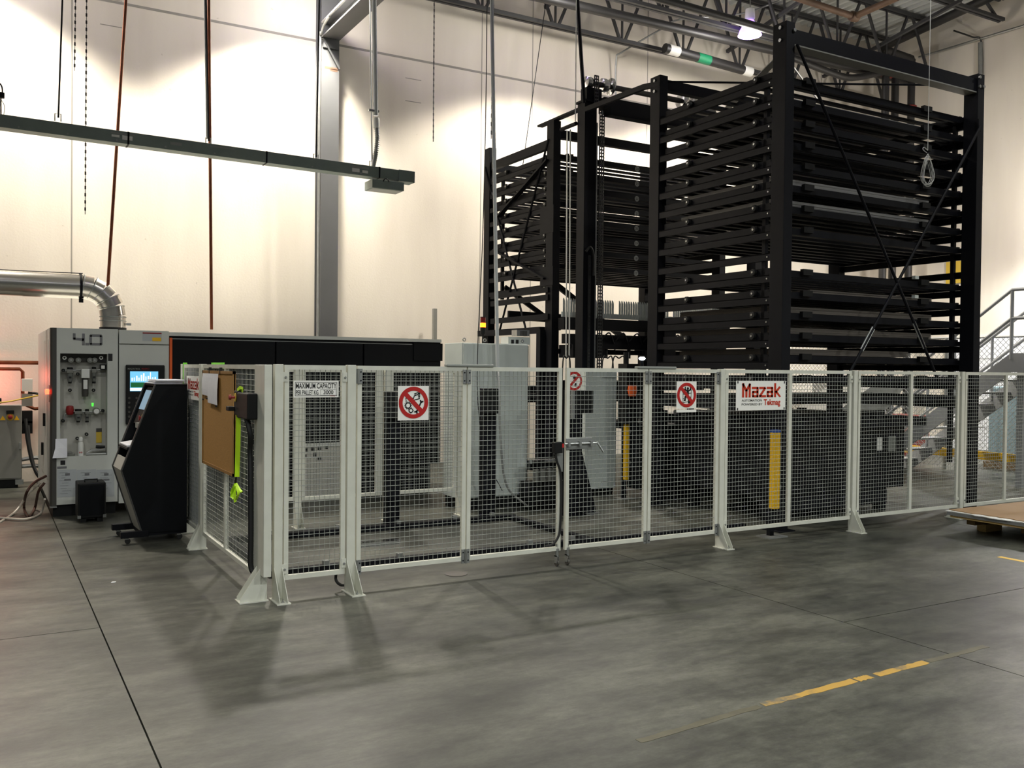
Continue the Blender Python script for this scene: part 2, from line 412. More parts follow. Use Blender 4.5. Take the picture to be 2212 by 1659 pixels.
B(5.19, 5.21, 2.0, YW-0.33, zb+0.025, zb+0.25).build('web', 'column_grey', t2)
MB().bar((5.06, YW-0.345, zb-0.02), (5.35, YW-0.345, zb-0.50), 0.03, 0.05, (0, 1, 0)).build('knee_brace', 'column_grey', t2)
# conduit that follows beam and column
c = MB().tube(smooth_path([(5.0, 2.2, zb+0.20), (5.0, 14.2, zb+0.20), (5.0, 14.95, zb+0.18), (4.99, 15.32, zb+0.02), (4.99, 15.42, zb-0.5), (4.99, 15.45, 2.0)], 6), 0.022, 8).build('bent_conduit', 'galv_dull', None, True)
tag(c, 'thin grey conduit bent off the rafter beam down the wall column', 'conduit')

# ---- roof joists along x
def joist(y, label, zb=8.52, zt=10.08, x0=3.2, x1=19.5, pitch=1.62):
    t = thing('roof_joist', label, 'joist', ((x0+x1)/2, y, zb), None)
    for dz, nm in ((zb, 'bottom_chord'), (zt, 'top_chord')):
        for sy in (-0.05, 0.05): B(x0, x1, y+sy-0.03, y+sy+0.03, dz-0.035, dz+0.035).build(nm, 'joist_paint', t)
    L = None; x = x0
    o = wl(t)
    dn = MB().bar((0, 0, zb-o.z), (pitch*0.42, 0, zt-o.z), 0.05, 0.05)
    up = MB().bar((0, 0, zt-o.z), (pitch*0.42, 0, zb-o.z), 0.05, 0.05)
    ve = MB().bar((0, 0, zb-o.z), (0, 0, zt-o.z), 0.035, 0.035)
    me = []
    for mb in (dn, up, ve):
        m = bpy.data.meshes.new('web'); m.from_pydata(mb.v, [], mb.f); m.materials.append(MATS['joist_paint']); me.append(m)
    while x < x1-pitch:
        for m, dx in ((me[0], 0.06), (me[1], pitch*0.55), (me[2], 0.0)):
            w_ = bpy.data.objects.new('web', m); COL.objects.link(w_); w_.parent = t; w_.location = (x+dx-o.x, 0, 0)
        x += pitch
    return t
joist(15.25, 'open-web steel roof joist running close along the back wall')
joist(13.95, 'open-web steel roof joist just behind the row of high-bay lamps', 8.72)
joist(12.3, 'open-web steel roof joist in front of the high-bay lamps', 9.62)
# cross bridging members
for k, (xa, ya, yb, lab) in enumerate(((9.6, 12.3, 15.5, 'steel bridging angle crossing the joists over the lift mast'), (14.4, 12.3, 15.5, 'steel bridging angle crossing the joists over the high-bay lamp'), (17.6, 12.0, 15.6, 'steel bridging angle crossing the joists near the sprinkler risers'))):
    tag(MB().bar((xa, ya, 9.55), (xa, yb, 8.95), 0.07, 0.07).build('bridging_angle', 'joist_paint'), lab, 'beam')

# ---- ceiling pipes
def pipe(name, pts, r, m, label, cat='pipe', n=10, group=None):
    o = MB().tube(pts, r, n).build(name, m, None, True); return tag(o, label, cat, group)
pipe('sprinkler_main', [on(1040, -35, 'y', 14.4), on(1960, 175, 'y', 14.4)], 0.09, 'pipe_black', 'long black sprinkler main pipe hung below the joists by the back wall')
pipe('sprinkler_branch', [on(1240, -55, 'y', 13.2), on(1900, 132, 'y', 13.2)], 0.075, 'pipe_black', 'black sprinkler branch pipe running past the high-bay lamp')
pipe('rusty_pipe', [on(1690, -15, 'y', 12.6), on(1845, 36, 'y', 12.6)], 0.065, 'rusty_pipe', 'rust-brown pipe under the roof deck meeting an elbow')
pipe('rusty_cross_pipe', [on(1845, 36, 'y', 12.6), on(1940, -6, 'x', on(1845, 36, 'y', 12.6).x)], 0.065, 'rusty_pipe', 'rust-brown cross pipe leaving the elbow toward the hall')
tag(MB().lathe([(0.0, -0.11), (0.09, -0.09), (0.105, 0), (0.09, 0.09), (0, 0.11)], on(1845, 36, 'y', 12.6), 'x', 12).build('pipe_elbow', 'rusty_pipe', None, True), 'rusty elbow joining the two brown ceiling pipes', 'pipe fitting')
pipe('wall_side_main', [on(1905, 103, 'x', 18.9), on(2212, -40, 'x', 18.9)], 0.10, 'pipe_black', 'black sprinkler main along the right wall below the roof deck')
yr = 14.2
for k, (u, v0, v1, lab) in enumerate(((1912, 150, 330, 'black vertical riser pipe nearest the tray stack corner'), (1933, 155, 330, 'black vertical riser pipe with a red coupling at its top'), (1968, 128, 330, 'black vertical riser pipe topped by the horizontal header'))):
    t = thing('riser_pipe', lab, 'pipe', (ox(u, v1, yr), yr, 0))
    xx = ox(u, 230, yr)
    MB().tube([(xx, yr, 0.0), (xx, yr, oz(u, v0, yr))], 0.085, 12).build('barrel', 'pipe_black', t, True)
    MB().lathe([(0.10, -0.08), (0.13, -0.06), (0.13, 0.06), (0.10, 0.08)], (xx, yr, oz(u, v0+6 if k < 2 else 235, yr)), 'z', 12).build('coupling', 'red_fitting', t, True)
pipe('riser_header', [on(1905, 106, 'y', yr), on(1968, 128, 'y', yr)], 0.10, 'pipe_black', 'short black header pipe joining the risers under the roof')
pipe('brace_pipe', smooth_path([on(1700, 120, 'y', 14.2), on(1790, 155, 'y', 14.2), on(1840, 168, 'y', 14.2), on(1908, 156, 'y', 14.2)], 4), 0.075, 'pipe_black', 'black offset pipe with couplings leading to the risers')
# stub header with tags
t = thing('tagged_pipe', 'short black capped pipe with white and green marker tags', 'pipe', on(1520, 130, 'y', 14.9))
a, b = on(1436, 104, 'y', 14.9), on(1622, 156, 'y', 14.9)
MB().tube([a, b], 0.10, 12).build('barrel', 'pipe_black', t, True)
for f0, f1, m in ((0.04, 0.15, 'white_label'), (0.36, 0.50, 'green_tag'), (0.9, 1.0, 'white_label')):
    MB().tube([a.lerp(b, f0), a.lerp(b, f1)], 0.104, 12).build('marker_tag', m, t, True)
pipe('flex_conduit', smooth_path([on(1700, -5, 'y', 14.0), on(1600, 30, 'y', 14.4), on(1470, 42, 'y', 14.8), on(1430, 62, 'y', 15.2), on(1345, 112, 'y', 15.6), on(1331, 130, 'y', 15.7), on(1330, 225, 'y', 15.75)], 5), 0.018, 'galv_dull', 'pale bent conduit dropping from the joists onto the back wall', 'conduit', 6)
pipe('wall_conduit', [on(1985, 124, 'x', XR-0.06), on(2330, 20, 'x', XR-0.06)], 0.03, 'galv', 'pale straight conduit running along the right wall', 'conduit')
pipe('black_wall_cable', smooth_path([on(2060, 66, 'x', XR-0.3), on(2100, 80, 'x', XR-0.2), on(2120, 92, 'x', XR-0.05), on(2122, 200, 'x', XR-0.03)], 5), 0.02, 'pipe_black', 'black cable looping down off the conduit on the right wall', 'cable', 6)
pipe('drop_conduit', [on(2118, 92, 'x', XR-0.05), on(2118, 182, 'x', XR-0.05)], 0.05, 'galv_dull', 'grey vertical conduit drop on the right wall', 'conduit')

# ---- high-bay lamps
def high_bay(p, label, group=None):
    t = thing('high_bay_lamp', label, 'lamp', (p[0], p[1], p[2]-0.22), group)
    MB().lathe([(0.05, 0.42), (0.09, 0.40), (0.10, 0.22), (0.07, 0.18)], p, 'z', 16).build('ballast_housing', 'white_label', t, True)
    MB().lathe([(0.07, 0.18), (0.13, 0.10), (0.20, -0.02), (0.235, -0.12), (0.225, -0.12), (0.19, -0.02), (0.12, 0.09), (0.0, 0.16)], p, 'z', 24).build('reflector', 'lamp_acrylic', t, True)
    MB().lathe([(0.0, 0.13), (0.04, 0.10), (0.05, 0.02), (0.0, -0.05)], p, 'z', 12).build('bulb', 'bulb', t, True)
    MB().tube([(p[0], p[1], p[2]+0.4), (p[0], p[1], ZD)], 0.01, 6).build('hanger_rod', 'galv_dull', t)
    return t
for k, p in enumerate(WALL_LAMPS):
    high_bay(p, 'lit high-bay lamp glowing violet under the roof joists' if k == 3 else 'high-bay lamp in the row along the back wall', None if k == 3 else 'high-bay lamps along the back wall')
for p in SIDE_LAMPS: high_bay(p, 'lower-hung high-bay lamp in the side bay by the stairs')
for p in HALL_LAMPS + REAR_LAMPS: high_bay(p, 'high-bay lamp hung over the open hall floor', 'high-bay lamps over the hall floor')

# ================================================================= OVERHEAD SERVICES
# ---- bus duct
YB = 13.0
a, b = on(-60, 256, 'y', YB), on(890, 385.5, 'y', YB)
t = thing('bus_duct', 'long dark green hanging power bus duct with pale rating labels', 'bus duct', (2.8, YB, 4.6))
def bd(s): return a.lerp(b, s)
Ln = (b-a).length
MB().bar(a, bd(0.955), 0.20, 0.16).build('housing', 'bus_green', t, False, 0.004)
MB().bar(bd(0.955), b, 0.22, 0.172).build('end_cap', 'bus_green', t, False, 0.004)
for s in (0.30, 0.61, 0.90): 
    MB().bar(bd(s), bd(s+0.004), 0.206, 0.166).build('joint_cover', 'black_steel', t)
def bus_label(s0, s1, z0, z1, m):
    p, q = bd(s0), bd(s1); yy = YB-0.103
    MB().add([(p.x, yy, p.z+z0), (q.x, yy, q.z+z0), (q.x, yy, q.z+z1), (p.x, yy, p.z+z1)], [(0,1,2,3)]).build('rating_label', m, t)
def sb(u): return (ox(u, 300, YB)-a.x)/(b.x-a.x)
for u0, u1, z0, z1, m in ((237, 290, 0.03, 0.055, 'grey_label'), (239, 256, -0.01, 0.02, 'white_label'), (262, 284, -0.03, 0.025, 'white_label'), (365, 390, -0.01, 0.03, 'grey_label'), (450, 503, 0.035, 0.055, 'grey_label'), (755, 792, 0.02, 0.05, 'grey_label'), (756, 772, -0.04, 0.015, 'white_label'), (778, 790, -0.04, 0.0, 'white_label'), (866, 882, -0.045, 0.04, 'grey_label')):
    bus_label(sb(u0), sb(u1), z0, z1, m)
for u in range(40, 880, 105):
    p = bd(sb(u)); MB().lathe([(0.012, 0), (0.012, 0.012)], (p.x, YB-0.115, p.z-0.05), 'y', 6).build('bolt', 'galv_dull', t)
# tap box under the end
tb = thing('tap_box', 'dark tap-off box slung under the end of the bus duct', 'electrical box', (5.25, YB, oz(830, 410, YB)))
x0, x1 = ox(796, 400, YB), ox(864, 405, YB); z1 = oz(830, 391, YB)+0.0; z0 = z1-0.15
B(x0, x1, YB-0.16, YB+0.16, z0, z1-0.02).build('body', 'bus_green', tb, False, 0.004)
B(x0+0.02, x1-0.02, YB-0.14, YB+0.14, z0-0.004, z0).build('cover', 'grey_label', tb)
MB().tube(arc(((x0+x1)/2-0.04, YB-0.17, z1-0.045), 0.045, 0, 180, 6, 'xz'), 0.008, 6).build('handle', 'black_steel', tb)
# hanger rods
for u0, v0, u1, v1, lab in ((135, -5, 126, 254, 'thin dark hanger rod holding the left part of the bus duct'), (445, -5, 451, 305, 'thin dark hanger rod beside the copper drop pipe'), (688, 90, 683, 340, 'thin hanger rod in front of the steel column'), (799, -5, 804, 355, 'thin hanger rod beside the flexible conduit')):
    t = thing('hanger_rod', lab, 'rod', on(u1, v1, 'y', YB))
    p = on(u1, v1, 'y', YB); q = on(u0, v0, 'y', YB); q2 = p.lerp(q, (ZD-p.z)/(q.z-p.z))
    MB().tube([p, q2], 0.012, 6).build('rod', 'galv_dull' if u0 > 700 else 'black_steel', t)
    MB().tube([(p.x+0.03, YB, p.z-0.045), (p.x+0.03, YB, p.z+0.045), (p.x-0.04, YB, p.z+0.045), (p.x-0.04, YB, p.z-0.045)], 0.008, 6).build('clevis', 'galv_dull', t)
# conduit with flexible tail
t = thing('drop_conduit', 'steel drop conduit with corrugated flexible tail feeding the bus duct', 'conduit', on(806, 358, 'y', YB-0.03))
q = on(812, 250, 'y', YB-0.05); q0 = on(808, 0, 'y', YB-0.05)
MB().tube([q, q.lerp(q0, 1.35)], 0.036, 10).build('rigid_conduit', 'pale_pipe', t, True)
MB().lathe([(0.045, -0.10), (0.05, -0.06), (0.05, 0.02), (0.04, 0.05)], on(813, 262, 'y', YB-0.05), 'z', 12).build('coupling', 'white_label', t, True)
fp = smooth_path([on(813, 268, 'y', YB-0.05), on(815, 300, 'y', YB-0.05), on(812, 330, 'y', YB-0.04), on(806, 362, 'y', YB-0.02)], 14)
MB().tube(fp, [0.036 if i % 2 else 0.030 for i in range(len(fp))], 10).build('flexible_conduit', 'galv_dull', t, True)
p = on(810, 240, 'y', YB-0.05); B(p.x-0.10, p.x+0.06, p.y-0.02, p.y+0.02, p.z-0.015, p.z+0.015).build('clamp', 'galv_dull', t)
# plug and loop at the far left of the duct
p = on(2, 205, 'y', YB)
t = thing('cord_plug', 'black cord drop with connector looping onto the bus duct', 'cord', (p.x, YB, p.z-0.2))
MB().tube(smooth_path([on(-12, 170, 'y', YB), on(3, 185, 'y', YB), on(5, 203, 'y', YB), on(2, 212, 'y', YB), on(2, 248, 'y', YB)], 6), 0.010, 6).build('cord', 'rubber', t, True)
MB().cbox(on(4, 206, 'y', YB), 0.06, 0.05, 0.07).build('connector', 'black_plastic', t, False, 0.008)
MB().tube(smooth_path([on(2, 214, 'y', YB), on(10, 230, 'y', YB), on(8, 249, 'y', YB)], 6), 0.005, 6).build('loop', 'white_label', t, True)

# ---- copper drops, chains, pulled cables near the wall
def rod2(name, u0, v0, u1, v1, y, r, m, label, cat, n=8):
    p, q = on(u1, v1, 'y', y), on(u0, v0, 'y', y)
    if v0 < 5: q = p.lerp(q, min(3.0, (ZD-0.05-p.z)/(q.z-p.z)))
    return tag(MB().tube([p, q], r, n).build(name, m, None, True), label, cat)
rod2('copper_pipe', 272, 0, 233, 618, 13.6, 0.021, 'copper', 'leaning copper drop pipe passing behind the bus duct to the exhaust elbow', 'pipe')
rod2('copper_pipe', 451, 0, 457, 712, 13.4, 0.022, 'copper', 'straight copper drop pipe ending on top of the laser machine', 'pipe')
rod2('grey_drop_pipe', 443, 0, 448, 300, 13.25, 0.018, 'galv_dull', 'thin grey pipe strapped beside the straight copper drop', 'pipe')
def chain(u0, u1, v1, y, label, link=0.05, m='chain_steel'):
    p, q = on(u1, v1, 'y', y), on(u0, 0, 'y', y); q = p.lerp(q, (ZD-p.z)/(q.z-p.z))
    mb = MB(); n = int((q-p).length/link)
    for i in range(n):
        a, b = p.lerp(q, i/n), p.lerp(q, (i+0.95)/n); mb.bar(a, b, 0.022 if i % 2 else 0.008, 0.008 if i % 2 else 0.022, (0, 1, 0))
    t = thing('hanging_chain', label, 'chain', p)
    stuff(mb.build('links', m, t)); return t
chain(163, 161, 153, 14.2, 'short dark chain hanging near the wall left of the leaning copper pipe')
chain(187, 184, 463, 14.2, 'long thin chain hanging behind the bus duct')
chain(938, 936, 306, 14.6, 'dark chain hanging free beside the tall shadow of the column')
chain(1066, 1061, 300, 11.6, 'thin bead chain hanging beside the pale drop conduit', 0.06, 'galv_dull')
rod2('pale_conduit', 1062, 0, 1075, 800, 10.1, 0.024, 'pale_pipe', 'pale steel drop conduit ending at the white control cabinet', 'conduit')
pts = [on(1052, -10, 'y', 10.1), on(1050, 200, 'y', 10.1), on(1043, 500, 'y', 10.1), on(1031, 780, 'y', 10.05), on(1035, 900, 'y', 9.9), on(1050, 990, 'y', 9.9), on(1085, 1060, 'y', 9.9)]
pipe('thin_cable', smooth_path(pts, 6), 0.006, 'rubber', 'thin slack black cable hanging before the white control cabinet', 'cable', 5)
pipe('airline_hose', smooth_path([on(1075, 800, 'y', 10.1), on(1078, 850, 'y', 10.0), on(1082, 960, 'y', 9.9), on(1095, 1050, 'y', 9.9), on(1140, 1094, 'y', 9.85)], 6), 0.014, 'galv_dull', 'grey air hose curving from the drop conduit to the floor', 'hose', 6)
for k, (u0, u1, v1, y, lab) in enumerate(((1180, 1112, 480, 15.0, 'very thin slack wire slanting down the back wall'), (1245, 1243, 262, 11.2, 'white cord hanging straight down onto the lift mast'), )):
    rod2('hanging_wire', u0, 0, u1, v1, y, 0.008, 'white_label' if k else 'black_steel', lab, 'wire', 5)
rod2('black_strut', 1247, -5, 1262, 222, 11.3, 0.028, 'black_steel', 'straight black strut rising from the top of the lift mast', 'strut', 6)
tag(B(ox(938, 700, 15.6)-0.035, ox(938, 700, 15.6)+0.035, 15.55, 15.62, 1.7, oz(941, 667, 15.6)).build('wall_upright', 'elec_grey'), 'short grey upright standing on the wall behind the machine', 'post')
# coil of wire hanging before the rack
p = on(2003, 368, 'y', 7.15)
t = thing('wire_coil', 'hanging coil of thin pale cable in front of the tray stack', 'cable', (p.x, p.y, p.z-0.2))
top = on(2004, 325, 'y', 7.15); MB().tube([top, (top.x+0.02, top.y, ZD)], 0.004, 5).build('hanging_line', 'white_label', t)
mb = MB()
for k in range(7):
    rx, rz = random.uniform(0.075, 0.10), random.uniform(0.16, 0.20); ph = random.uniform(-0.2, 0.2); dy = random.uniform(-0.03, 0.03)
    mb.tube([(p.x+rx*math.cos(s)+ph*0.06, p.y+dy+0.02*math.sin(2*s), p.z+rz*math.sin(s)) for s in [2*math.pi*i/28 for i in range(29)]], 0.003, 5, False)
mb.build('loops', 'white_label', t, True)
MB().tube(smooth_path([top, (top.x-0.07, top.y, top.z+0.03), (top.x-0.09, top.y, top.z), (top.x-0.02, top.y, top.z-0.03)], 6), 0.004, 5).build('knot', 'white_label', t)
# ================================================================= MESH FENCE AND GATES
YF, FZ0, FZ1 = 7.0, 0.145, 1.812
def pl(ax, a, u0, u1, d0, d1, z0, z1):
    """box spanning u along the fence and d across it; ax 'x' = fence runs along x at y=a, 'y' = runs along y at x=a"""
    return MB().box(u0, u1, a+d0, a+d1, z0, z1) if ax == 'x' else MB().box(a+d0, a+d1, u0, u1, z0, z1)
def fence_panel(name, label, u0, u1, ax='x', a=YF, mids=(), z0=FZ0, z1=FZ1, cell=0.0435, fr=0.036, cat='fence', wire_r=0.0022, wm='wire', clips=True, group=None):
    mid = (u0+u1)/2
    t = thing(name, label, cat, (mid, a, z0) if ax == 'x' else (a, mid, z0), group)
    hd = 0.016
    pl(ax, a, u0, u1, -hd, hd, z1-fr, z1).build('top_rail', 'fence_paint', t)
    pl(ax, a, u0, u1, -hd, hd, z0, z0+fr).build('bottom_rail', 'fence_paint', t)
    for p in (u0, u1-fr): pl(ax, a, p, p+fr, -hd, hd, z0+fr, z1-fr).build('stile', 'fence_paint', t)
    for m in mids: pl(ax, a, m-0.022, m+0.022, -hd, hd, z0+fr, z1-fr).build('mid_bar', 'fence_paint', t)
    mb = MB(); P = (lambda u, z, d: (u, a+d, z)) if ax == 'x' else (lambda u, z, d: (a+d, u, z))
    n = max(1, round((u1-u0-2*fr)/cell))
    for i in range(1, n): u = u0+fr+(u1-u0-2*fr)*i/n; mb.wire(P(u, z0+fr, 0.0026), P(u, z1-fr, 0.0026), wire_r)
    n = round((z1-z0-2*fr)/cell)
    for i in range(1, n): z = z0+fr+(z1-z0-2*fr)*i/n; mb.wire(P(u0+fr, z, -0.0026), P(u1-fr, z, -0.0026), wire_r)
    stuff(mb.build('wire_mesh', wm, t))
    if clips:
        for p in (u0-0.012, u1-fr*0.75):
            for z in (z1-0.13, z0+0.05):
                c = pl(ax, a, p, p+fr, -hd-0.006, -hd, z, z+0.075).build('clamp_plate', 'fence_paint', t)
                q = (p+fr/2, a-hd-0.006, z+0.035) if ax == 'x' else (a-hd-0.006, p+fr/2, z+0.035)
                MB().lathe([(0.009, -0.01), (0.009, 0)], q, 'y' if ax == 'x' else 'x', 6).build('bolt', 'galv_dull', c)
    return t
def fence_post(label, u, w=0.066, ax='x', a=YF, h=FZ1+0.004, foot=-1, group=None, flat=0.06, fl=0.17):
    """square post with welded triangular foot; foot = side (-1 towards the viewer, 1 away)"""
    c = (u, a, 0) if ax == 'x' else (a, u, 0)
    t = thing('fence_post', label, 'post', c, group)
    pl(ax, a, u-w/2, u+w/2, -flat/2, flat/2, 0.008, h).build('upright', 'fence_paint', t, False, 0.003)
    if ax == 'x':
        B(u-w/2-0.02, u+w/2+0.02, a-fl if foot < 0 else a-0.04, a+0.04 if foot < 0 else a+fl, 0, 0.008).build('base_plate', 'fence_paint', t)
        y1 = a+foot*fl*0.95
        for s in (-1, 1):
            MB().prism([(a+foot*flat/2, 0.008), (y1, 0.008), (y1, 0.03), (a+foot*flat/2, 0.25)], 'x', u+s*w/2-0.004*(s > 0), u+s*w/2+0.004*(s < 0)).build('gusset', 'fence_paint', t)
    else:
        B(a-fl if foot < 0 else a-0.04, a+0.04 if foot < 0 else a+fl, u-w/2-0.02, u+w/2+0.02, 0, 0.008).build('base_plate', 'fence_paint', t)
        x1 = a+foot*fl*0.95
        for s in (-1, 1):
            MB().prism([(a+foot*flat/2, 0.008), (x1, 0.008), (x1, 0.03), (a+foot*flat/2, 0.25)], 'y', u+s*w/2-0.004*(s > 0), u+s*w/2+0.004*(s < 0)).build('gusset', 'fence_paint', t)
    q = (u, a+foot*fl*0.8, 0.008) if ax == 'x' else (a+foot*fl*0.8, u, 0.008)
    MB().lathe([(0.010, 0), (0.010, 0.012), (0.005, 0.013), (0.005, 0.03)], q, 'z', 6).build('anchor_bolt', 'galv', t)
    return t

X = lambda u: ox(u, 1000, YF)
fence_post('pale corner fence post at the right edge of the cork board run', 1.952, 0.066, foot=-1, fl=0.2)
fence_panel('mesh_barrier', 'narrow mesh fence panel carrying the maximum capacity sign', 1.998, 2.492)
fence_post('pale fence post between the capacity-sign panel and the folding gate', 2.538, 0.07, foot=-1, fl=0.22)
fence_post('pale fence post where the folding gate ends beside the logo panel', 6.487, 0.062, foot=-1)
fence_panel('mesh_barrier', 'long mesh fence panel carrying the red logo sign', 6.535, 8.415, mids=(7.46,))
fence_post('pale fence post right of the red logo panel with triangular foot', 8.47, 0.06, foot=-1)
fence_panel('mesh_barrier', 'long mesh fence panel between the logo panel and the pallet of sheets', 8.53, 10.36, mids=(9.46,))
fence_post('pale fence post directly behind the pallet of sheets', 10.42, 0.06, foot=1)
fence_panel('mesh_barrier', 'mesh fence panel passing in front of the last rack post and stairs', 10.48, 12.36, mids=(11.33,))
fence_post('pale fence post at the far end by the stairs', 12.42, 0.06, foot=1)

# folding gate leaves
def leaf(label, u0, u1, hinge_l, hinge_r):
    t = fence_panel('gate_leaf', label, u0, u1, cat='gate', clips=False)
    for h, u in ((hinge_l, u0), (hinge_r, u1)):
        if h:
            for z in (FZ1-0.145, FZ0-0.02):
                g_ = B(u-0.038, u+0.038, YF-0.024, YF-0.016, z, z+0.12).build('hinge', 'galv_dull', t)
                MB().tube([(u, YF-0.028, z), (u, YF-0.028, z+0.12)], 0.009, 8).build('hinge_pin', 'galv', g_)
                mb = MB()
                for dx in (-0.024, 0.024):
                    for dz in (0.025, 0.095): mb.lathe([(0.006, -0.005), (0.006, 0)], (u+dx, YF-0.024, z+dz), 'y', 6)
                mb.build('screws', 'black_steel', g_)
    return t
L1 = leaf('mesh gate leaf carrying the round no-oiling sign', 2.590, 3.572, True, True)
L2 = leaf('mesh gate leaf with the black safety switch and hanging cable', 3.584, 4.548, False, False)
L3 = leaf('mesh gate leaf with the grey sliding bolt latch', 4.598, 5.535, False, True)
L4 = leaf('mesh gate leaf carrying the round no-climbing sign', 5.547, 6.445, False, True)
for t_, u0, u1 in ((L1, X(963)-0.01, X(1062)), (L4, X(1372), X(1455))):
    B(u0, u1, YF-0.03, YF+0.03, FZ1, FZ1+0.022).build('top_guide', 'grey_label', t_, False, 0.006)
def caster(t, u, z=FZ0):
    s = B(u-0.016, u+0.016, YF-0.018, YF+0.018, z-0.0, z+0.02).build('caster_mount', 'galv_dull', t)
    MB().tube([(u, YF, 0.10), (u, YF, z+0.06)], 0.017, 8).build('caster_stem', 'galv', s, True)
    f = B(u-0.014, u-0.010, YF-0.02, YF+0.02, 0.03, 0.10)
    f.box(u+0.010, u+0.014, YF-0.02, YF+0.02, 0.03, 0.10).box(u-0.014, u+0.014, YF-0.02, YF+0.02, 0.09, 0.10)
    f.build('fork', 'galv', s)
    MB().lathe([(0.012, -0.009), (0.03, -0.008), (0.032, 0), (0.03, 0.008), (0.012, 0.009)], (u, YF, 0.032), 'x', 16).build('wheel', 'tyre_grey', s, True)
caster(L2, 4.518); caster(L3, 4.632)
# black safety switch, its bracket and cable (part of leaf 2)
zs = oz(1198, 967, YF)
B(4.44, 4.525, YF-0.075, YF-0.016, zs-0.045, zs+0.055).build('switch_box', 'black_plastic', L2, False, 0.006)
B(4.515, 4.535, YF-0.077, YF-0.072, zs+0.005, zs+0.04).build('switch_tongue', 'sign_red', L2)
MB().prism([(4.45, zs-0.02), (4.56, zs+0.02), (4.56, zs-0.22), (4.535, zs-0.22), (4.50, zs-0.13)], 'y', YF-0.021, YF-0.016).build('switch_bracket', 'galv_dull', L2)
MB().tube(smooth_path([(4.46, YF-0.05, zs-0.04), (4.48, YF-0.045, zs-0.12), (4.525, YF-0.035, zs-0.22), (4.54, YF-0.03, zs-0.4), (4.535, YF-0.03, zs-0.7), (4.515, YF-0.03, 0.28), (4.46, YF-0.02, 0.21), (4.38, YF-0.02, 0.20)], 6), 0.011, 6).build('switch_cable', 'rubber', L2, True)
# sliding bolt latch (part of leaf 3)
zl = oz(1250, 957, YF)
pz = B(X(1219), X(1275), YF-0.03, YF-0.016, zl-0.055, zl+0.05).build('latch_plate', 'galv_dull', L3, False, 0.004)
MB().tube([(X(1213), YF-0.045, zl), (X(1284), YF-0.045, zl)], 0.010, 8).build('latch_bolt', 'galv', L3, True)
MB().tube([(X(1283), YF-0.045, zl+0.01), (X(1293), YF-0.075, zl-0.085)], 0.010, 8).build('latch_handle', 'galv', L3, True)
for u in (1222, 1246, 1270): B(X(u)-0.012, X(u)+0.012, YF-0.062, YF-0.03, zl-0.022, zl+0.022).build('latch_guide', 'galv_dull', L3)

# ---- side fence along y
XS = 1.85
t = thing('fence_post', 'wide pale channel post at the corner holding the control box', 'post', (XS, 7.04, 0))
B(XS-0.03, XS+0.03, 6.90, 7.19, 0.20, FZ1).build('channel_cover', 'fence_paint', t, False, 0.004)
B(XS-0.025, XS+0.025, 7.0, 7.10, 0.008, 0.21).build('upright', 'fence_paint', t)
B(XS-0.19, XS+0.03, 6.97, 7.13, 0, 0.008).build('base_plate', 'fence_paint', t)
for s in (6.995, 7.10): MB().prism([(XS-0.025, 0.008), (XS-0.18, 0.008), (XS-0.18, 0.03), (XS-0.025, 0.26)], 'y', s, s+0.006).build('gusset', 'fence_paint', t)
pa_side = fence_panel('mesh_barrier', 'side mesh fence panel that the cork board hangs on', 7.20, 9.22, 'y', XS, mids=(8.28,), clips=False)
fence_post('side fence post beside the cork board with triangular foot', 9.30, 0.09, 'y', XS, foot=-1, fl=0.14)
pb = fence_panel('mesh_barrier', 'side mesh fence panel with the small logo sign beside the operator stand', 9.37, 10.22, 'y', XS, clips=False)
B(XS+0.022, XS+0.03, 9.40, 10.2, FZ0, FZ1-0.04).build('backing_sheet', 'door_white', pb)
fence_post('side fence post hidden behind the operator stand', 10.28, 0.08, 'y', XS, foot=1, fl=0.16)

# ---- inner fence in front of the machine
YI = 10.05
Xi = lambda u: ox(u, 950, YI)
iz0 = 0.30
for u0, u1, lab, md in ((612, 640, 'inner mesh panel stub beside the first inner post', ()), (652, 817, 'inner mesh panel standing before the machine bed', ()), (842, 985, 'inner mesh panel nearest the white control cabinet', ())):
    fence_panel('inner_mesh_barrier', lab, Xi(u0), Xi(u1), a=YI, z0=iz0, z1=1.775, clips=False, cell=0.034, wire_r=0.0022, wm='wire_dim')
for u, lab in ((643, 'inner fence post seen behind the capacity sign'), (836, 'inner fence post with folded foot behind the first black sensor post'), (993, 'inner fence post at the corner of the white control cabinet')):
    fence_post(lab, Xi(u), 0.075, a=YI, h=1.79, foot=-1, fl=0.14)
tag(B(Xi(815), Xi(825), YI-0.02, YI+0.02, 0.3, 1.78).build('fence_upright', 'fence_paint'), 'slim second upright next to the folded-foot inner post', 'post')

# ================================================================= SIGNS
YSG = YF-0.022
def sign_plate(name, label, u0, v0, u1, v1, y=YSG, m='sign_white', cat='sign'):
    p, q = on(u0, v0, 'y', y), on(u1, v1, 'y', y)
    x0, x1, z1, z0 = p.x, q.x, p.z, q.z
    t = thing(name, label, cat, ((x0+x1)/2, y, z0))
    B(x0, x1, y-0.003, y, z0, z1).build('plate', m, t)
    return t, x0, x1, z0, z1, y-0.004
t, x0, x1, z0, z1, ys = sign_plate('capacity_sign', 'white MAXIMUM CAPACITY per pallet sign on the narrow fence panel', 634, 822, 731, 858)
w_, h_ = x1-x0, z1-z0
mb = MB(); e = 0.012
for a_ in ((x0+e, x1-e, z1-e-0.003, z1-e), (x0+e, x1-e, z0+e, z0+e+0.003), (x0+e, x0+e+0.003, z0+e, z1-e), (x1-e-0.003, x1-e, z0+e, z1-e)): mb.box(a_[0], a_[1], ys-0.0005, ys+0.001, a_[2], a_[3])
mb.build('border', 'ink_black', t)
